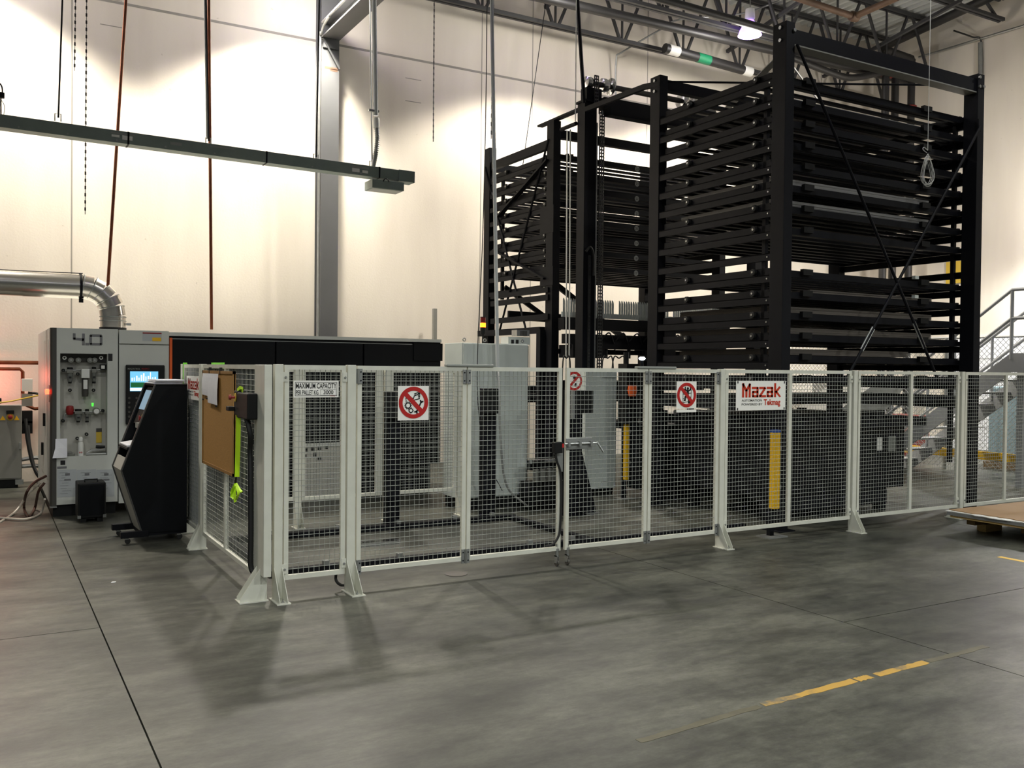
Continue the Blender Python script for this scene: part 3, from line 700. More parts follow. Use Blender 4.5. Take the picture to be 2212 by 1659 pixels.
text_fit('MAXIMUM CAPACITY', x0+0.05*w_, x1-0.05*w_, z0+0.53*h_, z0+0.85*h_, 'y', ys-0.001, 'ink_black', t, bold=0.014)
text_fit('PER PALLET KG.', x0+0.05*w_, x0+0.56*w_, z0+0.15*h_, z0+0.44*h_, 'y', ys-0.001, 'ink_black', t, bold=0.012)
mb = MB(); xa, xb, za, zb_ = x0+0.59*w_, x0+0.94*w_, z0+0.13*h_, z0+0.47*h_
for a_ in ((xa, xb, zb_-0.0015, zb_), (xa, xb, za, za+0.0015), (xa, xa+0.0015, za, zb_), (xb-0.0015, xb, za, zb_)): mb.box(a_[0], a_[1], ys-0.0005, ys+0.001, a_[2], a_[3])
mb.build('number_frame', 'print_grey', t)
text_fit('3000', x0+0.66*w_, x0+0.88*w_, z0+0.19*h_, z0+0.43*h_, 'y', ys-0.001, 'ink_black', t, bold=0.012)
text_fit('Tekmag', x0+0.80*w_, x0+0.92*w_, z0+0.05*h_, z0+0.11*h_, 'y', ys-0.001, 'logo_red', t)

def prohibition(t, cx, cz, R, y, flip=1, w=0.16):
    """red ring with diagonal bar; bar from upper left to lower right when flip = 1"""
    MB().ring((cx, cz), R*(1-w*1.6), R, 'y', y-0.001, y+0.0005).build('ring', 'sign_red', t)
    d = R*0.86/math.sqrt(2)
    MB().bar((cx-flip*d, y-0.001, cz+d), (cx+flip*d, y-0.001, cz-d), 0.002, R*0.22, (0, -1, 0)).build('slash', 'sign_red', t) if False else \
    MB().prism([(cx-flip*d-flip*R*0.1, cz+d-R*0.1), (cx-flip*d+flip*R*0.1, cz+d+R*0.1), (cx+flip*d+flip*R*0.1, cz-d+R*0.1), (cx+flip*d-flip*R*0.1, cz-d-R*0.1)], 'y', y-0.0012, y+0.0004).build('slash', 'sign_red', t)
def strokes(t, name, cx, cz, s, y, segs, th, m='ink_black'):
    """line drawing from (x, z) polylines in units of s"""
    mb = MB()
    for seg in segs:
        for (a_, b_) in zip(seg, seg[1:]):
            p, q = Vector((cx+a_[0]*s, cz+a_[1]*s)), Vector((cx+b_[0]*s, cz+b_[1]*s)); d = (q-p)
            if d.length < 1e-6: continue
            d.normalize(); n_ = Vector((-d.y, d.x))*th/2; p = p-d*th*0.4; q = q+d*th*0.4
            mb.add([(p.x+n_.x, y, p.y+n_.y), (p.x-n_.x, y, p.y-n_.y), (q.x-n_.x, y, q.y-n_.y), (q.x+n_.x, y, q.y+n_.y)], [(0, 1, 2, 3)])
    return mb.build(name, m, t)
def gear(cx, cz, r, n):
    o = []
    for i in range(n*4):
        t_ = 2*math.pi*i/(n*4); rr = r if (i % 4) in (0, 1) else r*0.74
        o.append((cx+rr*math.cos(t_), cz+rr*math.sin(t_)))
    return o
t, x0, x1, z0, z1, ys = sign_plate('prohibition_sign', 'square sign with red ring over oil can, gears and spanner', 859.5, 833.5, 925.5, 907)
cx, cz, R = (x0+x1)/2, (z0+z1)/2+0.004, (x1-x0)*0.475
pic = lambda nm, poly, m='ink_black', dy=0.0: MB().prism([(cx+p[0]*R, cz+p[1]*R) for p in poly], 'y', ys-0.0008-dy, ys+0.0002).build(nm, m, t)
pic('gear', gear(-0.37, -0.18, 0.26, 12)); pic('gear_hub', [(-0.37+0.13*math.cos(i*0.5236), -0.18+0.13*math.sin(i*0.5236)) for i in range(12)], 'sign_white', 0.0004)
pic('gear', gear(-0.17, -0.50, 0.19, 10)); pic('gear_hub', [(-0.17+0.09*math.cos(i*0.5236), -0.50+0.09*math.sin(i*0.5236)) for i in range(12)], 'sign_white', 0.0004)
strokes(t, 'oil_can', cx, cz, R, ys-0.0008, [[(-0.02, 0.22), (0.05, 0.42), (0.30, 0.52), (0.40, 0.24), (0.0, 0.15)], [(0.12, 0.45), (0.08, 0.56), (0.30, 0.62), (0.36, 0.55)], [(0.3, 0.52), (0.42, 0.62), (0.42, 0.35)], [(-0.02, 0.26), (-0.30, 0.36), (-0.52, 0.28), (-0.52, 0.20)], [(-0.5, 0.12), (-0.5, 0.08)]], 0.008)
strokes(t, 'spanner', cx, cz, R, ys-0.0008, [[(0.22, -0.56), (0.52, 0.02)], [(0.52, 0.02), (0.48, 0.12)], [(0.52, 0.02), (0.64, 0.06)], [(0.22, -0.56), (0.10, -0.58)], [(0.22, -0.56), (0.24, -0.66)]], 0.014)
prohibition(t, cx, cz, R, ys-0.001)
t, x0, x1, z0, z1, ys = sign_plate('prohibition_sign', 'square sign with red ring over a climbing figure on ladder', 1461.5, 824, 1503.5, 882)
sz = (x1-x0); B(x0, x1, ys, ys+0.003, z0-0.038, z0-0.012).build('lower_strip', 'sign_white', t)
cx, cz, R = (x0+x1)/2, (z0+z1)/2+0.0, min(x1-x0, z1-z0)*0.48
pic('head', [(0.12+0.12*math.cos(i*0.5236), 0.52+0.12*math.sin(i*0.5236)) for i in range(12)])
pic('torso', [(-0.02, 0.38), (0.26, 0.40), (0.22, -0.05), (0.02, -0.05)])
strokes(t, 'limbs', cx, cz, R, ys-0.0008, [[(0.05, 0.34), (-0.18, 0.44), (-0.14, 0.62)], [(0.24, 0.36), (0.42, 0.44), (0.40, 0.62)], [(0.05, -0.05), (-0.16, -0.16), (-0.15, -0.42), (-0.24, -0.42)], [(0.18, -0.05), (0.20, -0.34), (0.22, -0.62), (0.34, -0.6)]], 0.016)
strokes(t, 'ladder', cx, cz, R, ys-0.0006, [[(-0.38, -0.62), (-0.38, 0.28)], [(0.46, -0.30), (0.50, 0.38)], [(-0.38, -0.62), (0.46, -0.50)], [(-0.38, -0.30), (0.46, -0.16)], [(-0.38, 0.05), (0.48, 0.16)]], 0.006)
prohibition(t, cx, cz, R, ys-0.001)
# red ring sign seen through the latch leaf, on the far sensor post
p = on(1240, 823, 'y', 9.24)
t = thing('prohibition_sign', 'red ring sign behind the latch leaf with the slash leaning right', 'sign', (p.x, 9.24, p.z-0.1))
Rr = 0.115
MB().lathe([(Rr, -0.003), (Rr, 0)], (p.x, 9.24, p.z), 'y', 24).build('plate', 'sign_white', t)
cx, cz, R, ys = p.x, p.z, Rr, 9.236
pic('gear', gear(0.02, 0.38, 0.20, 8)); pic('gear', gear(0.06, 0.05, 0.18, 8)); pic('figure', [(0.1, -0.2), (0.3, -0.25), (0.25, -0.6), (0.0, -0.55)])
prohibition(t, cx, cz, R, ys-0.001, flip=-1)
B(p.x-0.02, p.x+0.02, 9.241, 9.28, 1.2, p.z+0.05).build('bracket_strip', 'galv_dull', t)

# logo lettering drawn as thick strokes (x, z on a unit height grid)
LOGO = {'M': ([[(0.10, 0), (0.10, 1.0)], [(0.10, 0.92), (0.34, 0.48)], [(0.62, 0.92), (0.36, 0.48)], [(0.62, 0), (0.62, 0.92)], [(0.36, 0.0), (0.36, 0.5)]], 0.78),
  'a': ([[(0.06, 0.66), (0.46, 0.66)], [(0.46, 0.66), (0.46, 0.0)], [(0.46, 0.07), (0.10, 0.07)], [(0.10, 0.07), (0.10, 0.38)], [(0.10, 0.38), (0.46, 0.38)]], 0.60),
  'z': ([[(0.04, 0.66), (0.46, 0.66)], [(0.46, 0.64), (0.06, 0.09)], [(0.04, 0.07), (0.50, 0.07)]], 0.58),
  'k': ([[(0.10, 0), (0.10, 1.0)], [(0.16, 0.36), (0.46, 0.70)], [(0.20, 0.38), (0.50, 0.02)]], 0.58)}
def logo(t, x0, x1, z0, z1, plane, a, m='logo_red'):
    tot = sum(LOGO[c][1] for c in 'Mazak'); sx = (x1-x0)/tot; sz_ = z1-z0; pen = 0; mb = MB(); th = 0.165
    for c in 'Mazak':
        for seg in LOGO[c][0]:
            p, q = Vector((seg[0][0]+pen, seg[0][1])), Vector((seg[1][0]+pen, seg[1][1])); d = (q-p).normalized(); n_ = Vector((-d.y, d.x))*th/2
            p = p-d*0.05; q = q+d*0.05; o = []
            for v in (p+n_, p-n_, q-n_, q+n_):
                u = x0+v.x*sx; zz = z0+min(max(v.y, 0), 1.0)*sz_; o.append((u, a, zz) if plane == 'y' else (a, u, zz))
            mb.add(o, [(0, 1, 2, 3)])
        pen += LOGO[c][1]
    return mb.build('logo_lettering', m, t)
t, x0, x1, z0, z1, ys = sign_plate('maker_sign', 'white sign with large red Mazak lettering on the mesh panel', 1590, 822.5, 1696, 885)
w_, h_ = x1-x0, z1-z0
logo(t, x0+0.11*w_, x0+0.90*w_, z0+0.44*h_, z0+0.92*h_, 'y', ys-0.001)
text_fit('AUTOMATION', x0+0.11*w_, x0+0.51*w_, z0+0.30*h_, z0+0.375*h_, 'y', ys-0.001, 'ink_black', t, bold=0.008)
text_fit('POWERED BY', x0+0.11*w_, x0+0.525*w_, z0+0.17*h_, z0+0.245*h_, 'y', ys-0.001, 'ink_black', t, bold=0.008)
text_fit('Tekmag', x0+0.55*w_, x0+0.89*w_, z0+0.11*h_, z0+0.375*h_, 'y', ys-0.001, 'logo_red', t, bold=0.03)
for ux, uz in ((0.03, 0.95), (0.97, 0.95), (0.03, 0.05), (0.97, 0.05)):
    B(x0+ux*w_-0.006, x0+ux*w_+0.006, ys-0.003, ys, z0+uz*h_-0.012, z0+uz*h_+0.012).build('cable_tie', 'ink_black', t)
# the same maker's sign on the side fence, facing -x, reading towards -y
xs = XS-0.024
pa, pb_ = on(404, 812, 'x', xs), on(433, 866, 'x', xs)
ya, yb, z1, z0 = pa.y, pb_.y, pa.z, pb_.z
t = thing('maker_sign', 'small-looking white logo sign on the side fence by the operator stand', 'sign', (xs, (ya+yb)/2, z0))
B(xs-0.003, xs, yb, ya, z0, z1).build('plate', 'sign_white', t)
w_, h_ = ya-yb, z1-z0; YY = lambda f: ya-f*w_
logo(t, YY(0.10), YY(0.92), z0+0.44*h_, z0+0.92*h_, 'x', xs-0.004)
text_fit('AUTOMATION', YY(0.11), YY(0.51), z0+0.30*h_, z0+0.375*h_, 'x', xs-0.004, 'ink_black', t, bold=0.008)
text_fit('POWERED BY', YY(0.11), YY(0.525), z0+0.17*h_, z0+0.245*h_, 'x', xs-0.004, 'ink_black', t, bold=0.008)
text_fit('Tekmag', YY(0.55), YY(0.89), z0+0.11*h_, z0+0.375*h_, 'x', xs-0.004, 'logo_red', t, bold=0.03)

# ================================================================= CORK BOARD, STRAP, CONTROL BOX
xc = XS-0.03
tl, br = on(443, 800, 'x', xc), on(508.5, 1030, 'x', xc)
y1, y0 = on(441, 900, 'x', xc).y, on(509, 900, 'x', xc).y
z1 = tl.z; z0 = br.z
t = thing('cork_board', 'tall framed cork notice board tied to the side fence', 'notice board', (xc, (y0+y1)/2, z0))
B(xc-0.014, xc-0.004, y0, y1, z0, z1).build('cork_sheet', 'cork', t)
for a_ in ((y0, y1, z1-0.025, z1), (y0, y1, z0, z0+0.025), (y0, y0+0.03, z0, z1), (y1-0.03, y1, z0, z1)): B(xc-0.02, xc, a_[0], a_[1], a_[2], a_[3]).build('frame_strip', 'oak_trim', t)
for f in (0.25, 0.6): B(xc-0.024, xc, y1+(y0-y1)*f-0.006, y1+(y0-y1)*f+0.006, z1-0.03, z1+0.03).build('tie', 'ink_black', t)
def sheet_x(label, f0, f1, h0, h1, x, bend=0.01):
    n = 6; mb = MB(); o = []
    for i in range(n+1):
        s = i/n; zz = z1+(z0-z1)*(h0+(h1-h0)*s); o += [(x-bend*math.sin(s*2.6), y1+(y0-y1)*f0, zz), (x-bend*math.sin(s*2.2)-0.002, y1+(y0-y1)*f1, zz-0.01*s)]
    mb.add(o, [(2*i, 2*i+1, 2*i+3, 2*i+2) for i in range(n)])
    return tag(mb.build('paper_notice', 'paper'), label, 'paper')
sheet_x('shorter white paper pinned at the top left of the cork board', 0.03, 0.42, 0.03, 0.26, xc-0.022)
sheet_x('longer white paper overlapping the shorter one on the cork board', 0.25, 0.58, 0.03, 0.335, xc-0.026)
for f, h in ((0.05, 0.31), (0.2, 0.295), (0.5, 0.36)):
    q = (xc-0.018, y1+(y0-y1)*f, z1+(z0-z1)*h); tag(MB().lathe([(0.003, -0.014), (0.008, -0.012), (0.008, 0)], q, 'x', 8).build('push_pin', 'ink_black'), 'small dark push pin stuck in the cork board', 'pin', 'pins on the cork board')
# hi-vis strap
xv = XS-0.075
def ribbon(pts, wv, x=xv):
    mb = MB(); o = []
    for i, p in enumerate(pts):
        wv_ = Vector(wv[i] if isinstance(wv, list) else wv); o += [Vector(p)-wv_, Vector(p)+wv_]
    mb.add(o, [(2*i, 2*i+1, 2*i+3, 2*i+2) for i in range(len(pts)-1)]); return mb
P = lambda u, v: on(u, v, 'x', xv)
t = thing('hivis_lanyard', 'neon yellow-green lanyard strap hanging beside the cork board', 'strap', P(510, 1085))
ribbon([P(523, 841), P(519, 846), P(516, 870), P(515, 900), P(514, 960), P(512, 1030)], tuple(_r*0.020)).build('strap', 'hivis', t)
ribbon([P(512, 845), P(518, 839), P(525, 842)], (0, 0.0, 0.022)).build('loop_top', 'hivis', t)
MB().tube([P(510, 1030), P(509, 1044)], 0.008, 6).build('clip', 'black_plastic', t)
for k, pts in enumerate(([(509, 1044), (501, 1062), (505, 1078)], [(509, 1044), (516, 1056), (521, 1063), (512, 1068)], [(508, 1044), (507, 1066), (508, 1085)], [(510, 1046), (515, 1066), (510, 1080)], [(508, 1050), (500, 1070), (503, 1075)])):
    pp = smooth_path([on(u, v, 'x', xv-0.01*k) for u, v in pts], 5)
    ribbon(pp, tuple(_r*(0.013-0.001*k)+Vector((0,0,0.003)))).build('loose_loop', 'hivis', t)
# control box with emergency stop
t = thing('control_box', 'black control box with red mushroom stop on the corner post', 'switch box', on(545, 905, 'x', xv))
q0, q1 = on(557, 850, 'x', XS-0.03), on(533, 902, 'x', XS-0.03)
B(XS-0.11, XS-0.03, q0.y, q1.y, q1.z, q0.z).build('enclosure', 'black_plastic', t, False, 0.01)
B(XS-0.105, XS-0.04, q1.y, q1.y+0.12, q1.z+0.02, q0.z+0.01).build('lid', 'black_plastic', t, False, 0.006)
cc = (XS-0.107, q1.y+0.06, (q0.z+q1.z)/2+0.06)
MB().lathe([(0.035, -0.004), (0.035, 0)], cc, 'x', 20).build('yellow_plate', 'yellow_sign', t)
MB().lathe([(0.001, -0.055), (0.018, -0.052), (0.022, -0.035), (0.010, -0.03), (0.010, -0.004)], cc, 'x', 16).build('stop_button', 'red_valve', t, True)
B(XS-0.15, XS-0.10, q1.y+0.10, q1.y+0.20, q1.z+0.05, q1.z+0.085).build('key_switch', 'black_plastic', t, False, 0.004)
cb_ = smooth_path([(XS-0.09, q0.y+0.1, q1.z+0.01), (XS-0.07, q0.y+0.06, q1.z-0.12), (XS-0.05, 7.24, q1.z-0.25), (XS-0.05, 7.215, 0.9), (XS-0.05, 7.2, 0.5), (XS-0.05, 7.2, 0.24), (XS-0.02, 7.16, 0.16)], 6)
MB().tube(cb_, 0.022, 8).build('cable', 'rubber', t, True)
# lime strips behind the fence top
B(XS-0.02, XS+0.02, 10.22, 10.24, 1.55, 1.83).build('lime_end_strip', 'lime_plastic', pb)
B(XS+0.017, XS+0.03, 8.5, 9.0, 1.77, 1.83).build('lime_strip', 'lime_plastic', pa_side)
# conduit stubs under the fence
tag(MB().tube(smooth_path([(2.46, 7.05, 0.22), (2.44, 7.05, 0.10), (2.47, 7.03, 0.05), (2.53, 7.05, 0.035)], 5), 0.012, 6).build('cable_loop', 'rubber', None, True), 'short black cable loop at the foot of the second fence post', 'cable')
# ================================================================= LASER MACHINE
YM = 11.96
XA, XB, XC, XE = 0.656, 1.386, 1.976, 5.713
ZT = 2.228
Q = lambda u, v: on(u, v, 'y', YM)
t = thing('laser_cutter', 'long white and black laser cutting machine behind the fence', 'machine', (3.2, YM, 0)); LC = t
rx0, rx1, rz0, rz1 = Q(130, 800).x, Q(232, 800).x, Q(180, 985).z, Q(180, 764).z
# left tower with open service recess
zb0 = Q(120, 1091).z
dk = 0.16
b_ = MB()
b_.box(XA, XB, YM+dk, 14.8, zb0, ZT)
b_.box(XA+0.06, rx0, YM, YM+dk, zb0, ZT).box(rx1, XB, YM, YM+dk, zb0, ZT).box(rx0, rx1, YM, YM+dk, zb0, rz0).box(rx0, rx1, YM, YM+dk, rz1, ZT)
cabt = b_.build('service_tower', 'machine_white', t)
MB().prism([(XA, YM+0.03), (XA+0.02, YM-0.004), (XA+0.065, YM-0.004), (XA+0.065, YM+dk), (XA, YM+dk)], 'z', zb0-0.02, ZT).build('corner_trim', 'machine_dark', t)
B(rx0, rx1, YM+dk-0.004, YM+dk, rz0, rz1).build('recess_back', 'recess_paint', t)
B(rx0, rx1, YM+dk-0.03, YM+dk-0.004, rz1-0.10, rz1).build('gauge_panel', 'machine_dark', t)
for k_, (yy0, yy1) in enumerate(((12.4, 13.1), (13.15, 13.9))): B(XA-0.004, XA, yy0, yy1, 0.4, 2.1).build('side_cover', 'machine_white', t)
for yy, zz in ((12.9, 1.02), (13.3, 0.62)): B(XA-0.03, XA, yy, yy+0.10, zz, zz+0.16).build('side_latch', 'black_plastic', t)
B(XA-0.004, XA, 12.05, 12.2, 1.35, 1.55).build('side_slot', 'machine_dark', t)
B(XA+0.03, XB-0.02, YM+0.05, 14.7, 0, zb0).build('plinth', 'black_plastic', t)
B(XA-0.005, XA+0.07, YM-0.02, YM+0.05, zb0-0.03, zb0-0.015).build('corner_foot', 'galv', t)
# number 4.0 as strokes
p0, p1 = Q(157, 745), Q(221, 723)
def rel(u, v): return (p0.x+u*(p1.x-p0.x), p0.z+v*(p1.z-p0.z))
def numstroke(segs, th, name):
    mb = MB()
    for a_, b_2 in segs:
        p, q = Vector(rel(*a_)), Vector(rel(*b_2)); d = (q-p).normalized(); n_ = Vector((-d.y, d.x))*th/2; p -= d*th*0.5; q += d*th*0.5
        mb.add([(p.x+n_.x, YM-0.002, p.y+n_.y), (p.x-n_.x, YM-0.002, p.y-n_.y), (q.x-n_.x, YM-0.002, q.y-n_.y), (q.x+n_.x, YM-0.002, q.y+n_.y)], [(0, 1, 2, 3)])
    return mb.build(name, 'print_grey', LC)
numstroke([((0.05, 0.95), (0.05, 0.62)), ((0.07, 0.55), (0.33, 0.5)), ((0.36, 0.95), (0.36, 0.1))], 0.030, 'numeral_four')
numstroke([((0.47, 0.1), (0.51, 0.1))], 0.030, 'decimal_point')
numstroke([((0.63, 0.9), (0.93, 0.9)), ((0.96, 0.82), (0.96, 0.18)), ((0.93, 0.1), (0.63, 0.1)), ((0.60, 0.18), (0.60, 0.82))], 0.030, 'numeral_zero')
# stickers on the tower
def sticker(u0, v0, u1, v1, m, name='sticker', d=0.002):
    a_, b_2 = Q(u0, v0), Q(u1, v1); return B(a_.x, b_2.x, YM-d, YM, b_2.z, a_.z).build(name, m, LC)
sticker(233.5, 764, 243, 780, 'ink_black'); sticker(130.5, 995, 141, 1004, 'ink_black'); sticker(123.5, 1008, 144, 1012, 'print_grey')
mat('chart_paper', (178, 182, 184), 0.5, var=0.06)
for u0, u1 in ((123.5, 165), (166, 207), (208, 247)):
    c_ = sticker(u0, 1015, u1, 1072, 'chart_paper', 'instruction_chart')
    mb = MB(); a_, b_2 = Q(u0+3, 1019), Q(u1-3, 1068); 
    for k in range(9):
        zz = a_.z+(b_2.z-a_.z)*(k+0.5)/9; xx = a_.x+random.uniform(0, 0.05); mb.box(xx, min(b_2.x, xx+random.uniform(0.04, 0.12)), YM-0.0032, YM-0.002, zz, zz+0.003)
    mb.box(a_.x+0.07, a_.x+0.12, YM-0.0032, YM-0.002, a_.z-0.05, a_.z-0.02).box(a_.x+0.06, a_.x+0.13, YM-0.0032, YM-0.002, a_.z-0.11, a_.z-0.09)
    mb.build('printing', 'print_grey', c_)
# regulators inside the recess
yr_ = YM+0.085
R_ = lambda u, v: on(u, v, 'y', yr_)
def regulator(u, v0, v1, w, name='regulator', knob=True, col='ali_cast', bowl='glass_bowl'):
    top, bot = R_(u, v0), R_(u, v1); h = top.z-bot.z
    o = MB().box(top.x-w/2, top.x+w/2, yr_-w/2, yr_+0.07, top.z-0.3*h, top.z).build(name, col, LC, False, 0.006)
    MB().lathe([(0.012, 0), (0.30*w, 0.05*h), (0.42*w, 0.30*h), (0.46*w, 0.72*h)], (bot.x, yr_, bot.z), 'z', 14).build('bowl', bowl, o, True)
    MB().lathe([(0.02, -0.02*h), (0.02, 0.12*h)], (bot.x, yr_, bot.z-0.01), 'z', 8).build('drain_cock', 'black_plastic', o)
    if knob: MB().lathe([(0.44*w, 0), (0.44*w, 0.022), (0.3*w, 0.026)], (top.x, yr_, top.z), 'z', 14).build('cap', 'black_plastic', o)
    B(bot.x-0.014, bot.x+0.014, yr_-0.46*w-0.004, yr_-0.3*w, bot.z+0.32*h, bot.z+0.46*h).build('label', 'ink_black', o)
    return o
regulator(151, 798, 826, 0.075); regulator(203, 797, 826, 0.055); regulator(169, 888, 910, 0.085); regulator(188, 888, 910, 0.05)
a_ = R_(184, 797); o = B(a_.x-0.045, a_.x+0.045, yr_-0.05, yr_+0.07, a_.z-0.11, a_.z).build('main_filter', 'white_label', LC, False, 0.006)
MB().lathe([(0.034, -0.33), (0.038, -0.30), (0.036, -0.11)], a_, 'z', 16).build('filter_bowl', 'machine_dark', o, True)
B(a_.x-0.022, a_.x+0.022, yr_-0.042, yr_-0.03, a_.z-0.24, a_.z-0.13).build('filter_label', 'white_label', o)
for u in (153, 169, 194, 204):
    p = R_(u, 778); o = MB().lathe([(0.03, -0.03), (0.034, -0.02), (0.034, 0.03)], (p.x, yr_, p.z), 'y', 14).build('pressure_gauge', 'ali_cast', LC, True)
    MB().lathe([(0.012, -0.034), (0.012, -0.02)], (p.x, yr_, p.z), 'y', 10).build('adjuster', 'galv', o)
for u in (139, 218):
    p = R_(u, 773); MB().ring((p.x, p.z), 0.012, 0.022, 'y', yr_-0.03, yr_-0.02, 16).build('quick_coupler', 'white_label', LC)
for pts in ([(134, 800), (150, 801), (184, 799), (203, 800), (222, 798)], [(148, 888), (168, 889), (188, 890), (210, 890), (222, 886)], [(138, 910), (140, 896), (150, 890)]):
    MB().tube(smooth_path([R_(u, v) for u, v in pts], 3), 0.011, 8).build('air_pipe', 'galv_dull', LC, True)
for u, v in ((137, 800), (168, 808), (151, 843), (202, 843), (136, 909), (222, 887), (167, 947), (187, 938)):
    p = R_(u, v); MB().ring((p.x, p.z), 0.008, 0.02, 'y', yr_-0.02, yr_+0.03, 12).build('port', 'black_plastic', LC)
p = R_(224, 793); o = B(p.x-0.04, p.x+0.035, yr_-0.02, yr_+0.05, p.z-0.032, p.z+0.032).build('digital_gauge', 'black_plastic', LC); B(p.x-0.03, p.x+0.01, yr_-0.022, yr_-0.02, p.z-0.02, p.z+0.02).build('display', 'white_label', o)
p = R_(151, 886); MB().lathe([(0.03, -0.055), (0.042, -0.04), (0.046, 0.0), (0.04, 0.045), (0.02, 0.055)], p, 'z', 10).build('shut_off_valve', 'red_valve', LC, True)
p = R_(208, 888); o = MB().lathe([(0.04, -0.03), (0.042, 0.03)], (p.x, yr_, p.z), 'y', 16).build('dial_gauge', 'ali_cast', LC, True); MB().lathe([(0.03, -0.032), (0.03, -0.03)], (p.x, yr_, p.z), 'y', 16).build('dial_face', 'white_label', o)
p = R_(200, 874); MB().lathe([(0.010, -0.02), (0.012, 0.02)], p, 'z', 8).build('indicator', 'led_green', LC)
p0_, p1_ = R_(209, 926), R_(221, 957); o = B(p0_.x, p1_.x, YM+dk-0.01, YM+dk-0.004, p1_.z, p0_.z).build('warning_label', 'yellow_sign', LC); B(p0_.x, p1_.x, YM+dk-0.012, YM+dk-0.004, p0_.z-0.045, p0_.z).build('label_head', 'machine_dark', o)
# loose things in the recess
zf = rz0
p = R_(174, 970)
t = thing('spray_bottle', 'small white bottle standing in the machine service recess', 'bottle', (p.x, yr_-0.02, zf))
MB().lathe([(0.030, 0), (0.032, 0.01), (0.032, 0.14), (0.026, 0.16), (0.016, 0.165)], (p.x, yr_-0.02, zf), 'z', 16).build('body', 'white_label', t, True)
MB().lathe([(0.018, 0.165), (0.024, 0.17), (0.024, 0.21), (0.016, 0.225)], (p.x, yr_-0.02, zf), 'z', 14).build('cap', 'white_label', t, True)
text_fit('10', p.x-0.02, p.x+0.015, zf+0.03, zf+0.05, 'y', yr_-0.054, 'sign_red', t, bold=0.02)
p = R_(207, 975)
t = thing('chrome_tool', 'chrome hand tool lying on the floor of the service recess', 'tool', (p.x, yr_-0.02, zf))
MB().tube([(p.x-0.10, yr_-0.02, zf+0.03), (p.x-0.05, yr_-0.02, zf+0.06), (p.x+0.10, yr_-0.03, zf+0.065)], 0.016, 8).build('shaft', 'chrome', t, True)
MB().tube([(p.x-0.11, yr_-0.03, zf+0.014), (p.x+0.11, yr_-0.04, zf+0.014)], 0.013, 8).build('handle', 'galv_dull', t, True)
MB().tube([(p.x+0.0, yr_, zf+0.10), (p.x+0.10, yr_, zf+0.09)], 0.018, 8).build('grip', 'black_plastic', t, True)
p = R_(152, 978)
tag(MB().box(p.x-0.05, p.x+0.02, yr_-0.03, yr_+0.03, zf, zf+0.05).box(p.x-0.02, p.x+0.05, yr_-0.02, yr_+0.02, zf, zf+0.035).build('small_parts', 'ali_cast', None, False, 0.006), 'small dark fitting left in the corner of the service recess', 'fitting')
a_, b_2 = on(120, 948, 'y', YM-0.012), on(145, 988, 'y', YM-0.012)
mb = MB(); mb.add([(a_.x, YM-0.006, a_.z), (b_2.x, YM-0.006, a_.z), (b_2.x, YM-0.03, b_2.z), (a_.x-0.035, YM-0.06, b_2.z), (a_.x-0.005, YM-0.03, (a_.z+b_2.z)/2), (b_2.x, YM-0.016, (a_.z+b_2.z)/2)], [(0, 1, 5, 4), (4, 5, 2, 3)])
tag(mb.build('paper_sheet', 'paper'), 'white paper sheet taped by its top edge beside the service recess', 'paper')

# second white section with the operator screen
t = LC
B(XB+0.012, XC, YM+0.03, 14.8, 0.12, ZT-0.005).build('control_section', 'machine_white', t)
zsp = Q(300, 744).z
B(XB+0.012, XC-0.004, YM, YM+0.03, zsp+0.006, ZT-0.005).build('upper_door', 'machine_white', t, False, 0.003)
B(XB+0.012, XC-0.004, YM, YM+0.03, 0.12, zsp-0.006).build('lower_door', 'machine_white', t, False, 0.003)
o = sticker(308, 718, 349, 737, 'chart_paper', 'warning_sticker'); a_, b_2 = Q(329, 729), Q(348, 737); B(a_.x, b_2.x, YM-0.004, YM-0.002, b_2.z, a_.z).build('yellow_field', 'yellow_paint', o); a_, b_2 = Q(308, 718), Q(349, 721.5); B(a_.x, b_2.x, YM-0.004, YM-0.002, b_2.z, a_.z).build('red_field', 'red_valve', o)
a_, b_2 = Q(271, 788), Q(354, 915)
mon = B(a_.x, b_2.x, YM-0.06, YM, b_2.z, a_.z).build('operator_panel', 'black_plastic', t, False, 0.012)
ysn = YM-0.062
def scr(u0, v0, u1, v1, m, name, d=0.0):
    p, q = on(u0, v0, 'y', ysn), on(u1, v1, 'y', ysn); return B(p.x, q.x, ysn-0.002-d, ysn, q.z, p.z).build(name, m, mon)
scr(281, 802, 341.5, 845, 'screen_glow', 'screen')
scr(282, 826, 341, 837, 'screen_green', 'screen_graph', 0.001)
mb = MB()
for k in range(11):
    u = 284+k*5; hh = random.uniform(5, 18); p, q = on(u, 822-hh, 'y', ysn), on(u+random.uniform(1.5, 3.2), 823, 'y', ysn); mb.box(p.x, q.x, ysn-0.0035, ysn, q.z, p.z)
mb.build('screen_bars', 'screen_white', mon)
scr(281, 838, 341, 844, 'screen_white', 'screen_buttons', 0.001)
p, q = on(276, 795, 'y', ysn), on(303, 798.5, 'y', ysn); text_fit('MAZATROL', p.x, q.x, q.z, p.z, 'y', ysn-0.002, 'grey_label', mon, bold=0.01)
p, q = on(306, 795, 'y', ysn), on(322, 798.5, 'y', ysn); text_fit('PREVIEW 3', p.x, q.x, q.z, p.z, 'y', ysn-0.002, 'red_valve', mon, bold=0.01)
for i in range(4):
    for j in range(5):
        p = on(279+i*16, 860+j*10, 'y', ysn); MB().lathe([(0.014, -0.008), (0.016, 0)], (p.x, ysn, p.z), 'y', 8).build('key', 'machine_dark', mon)
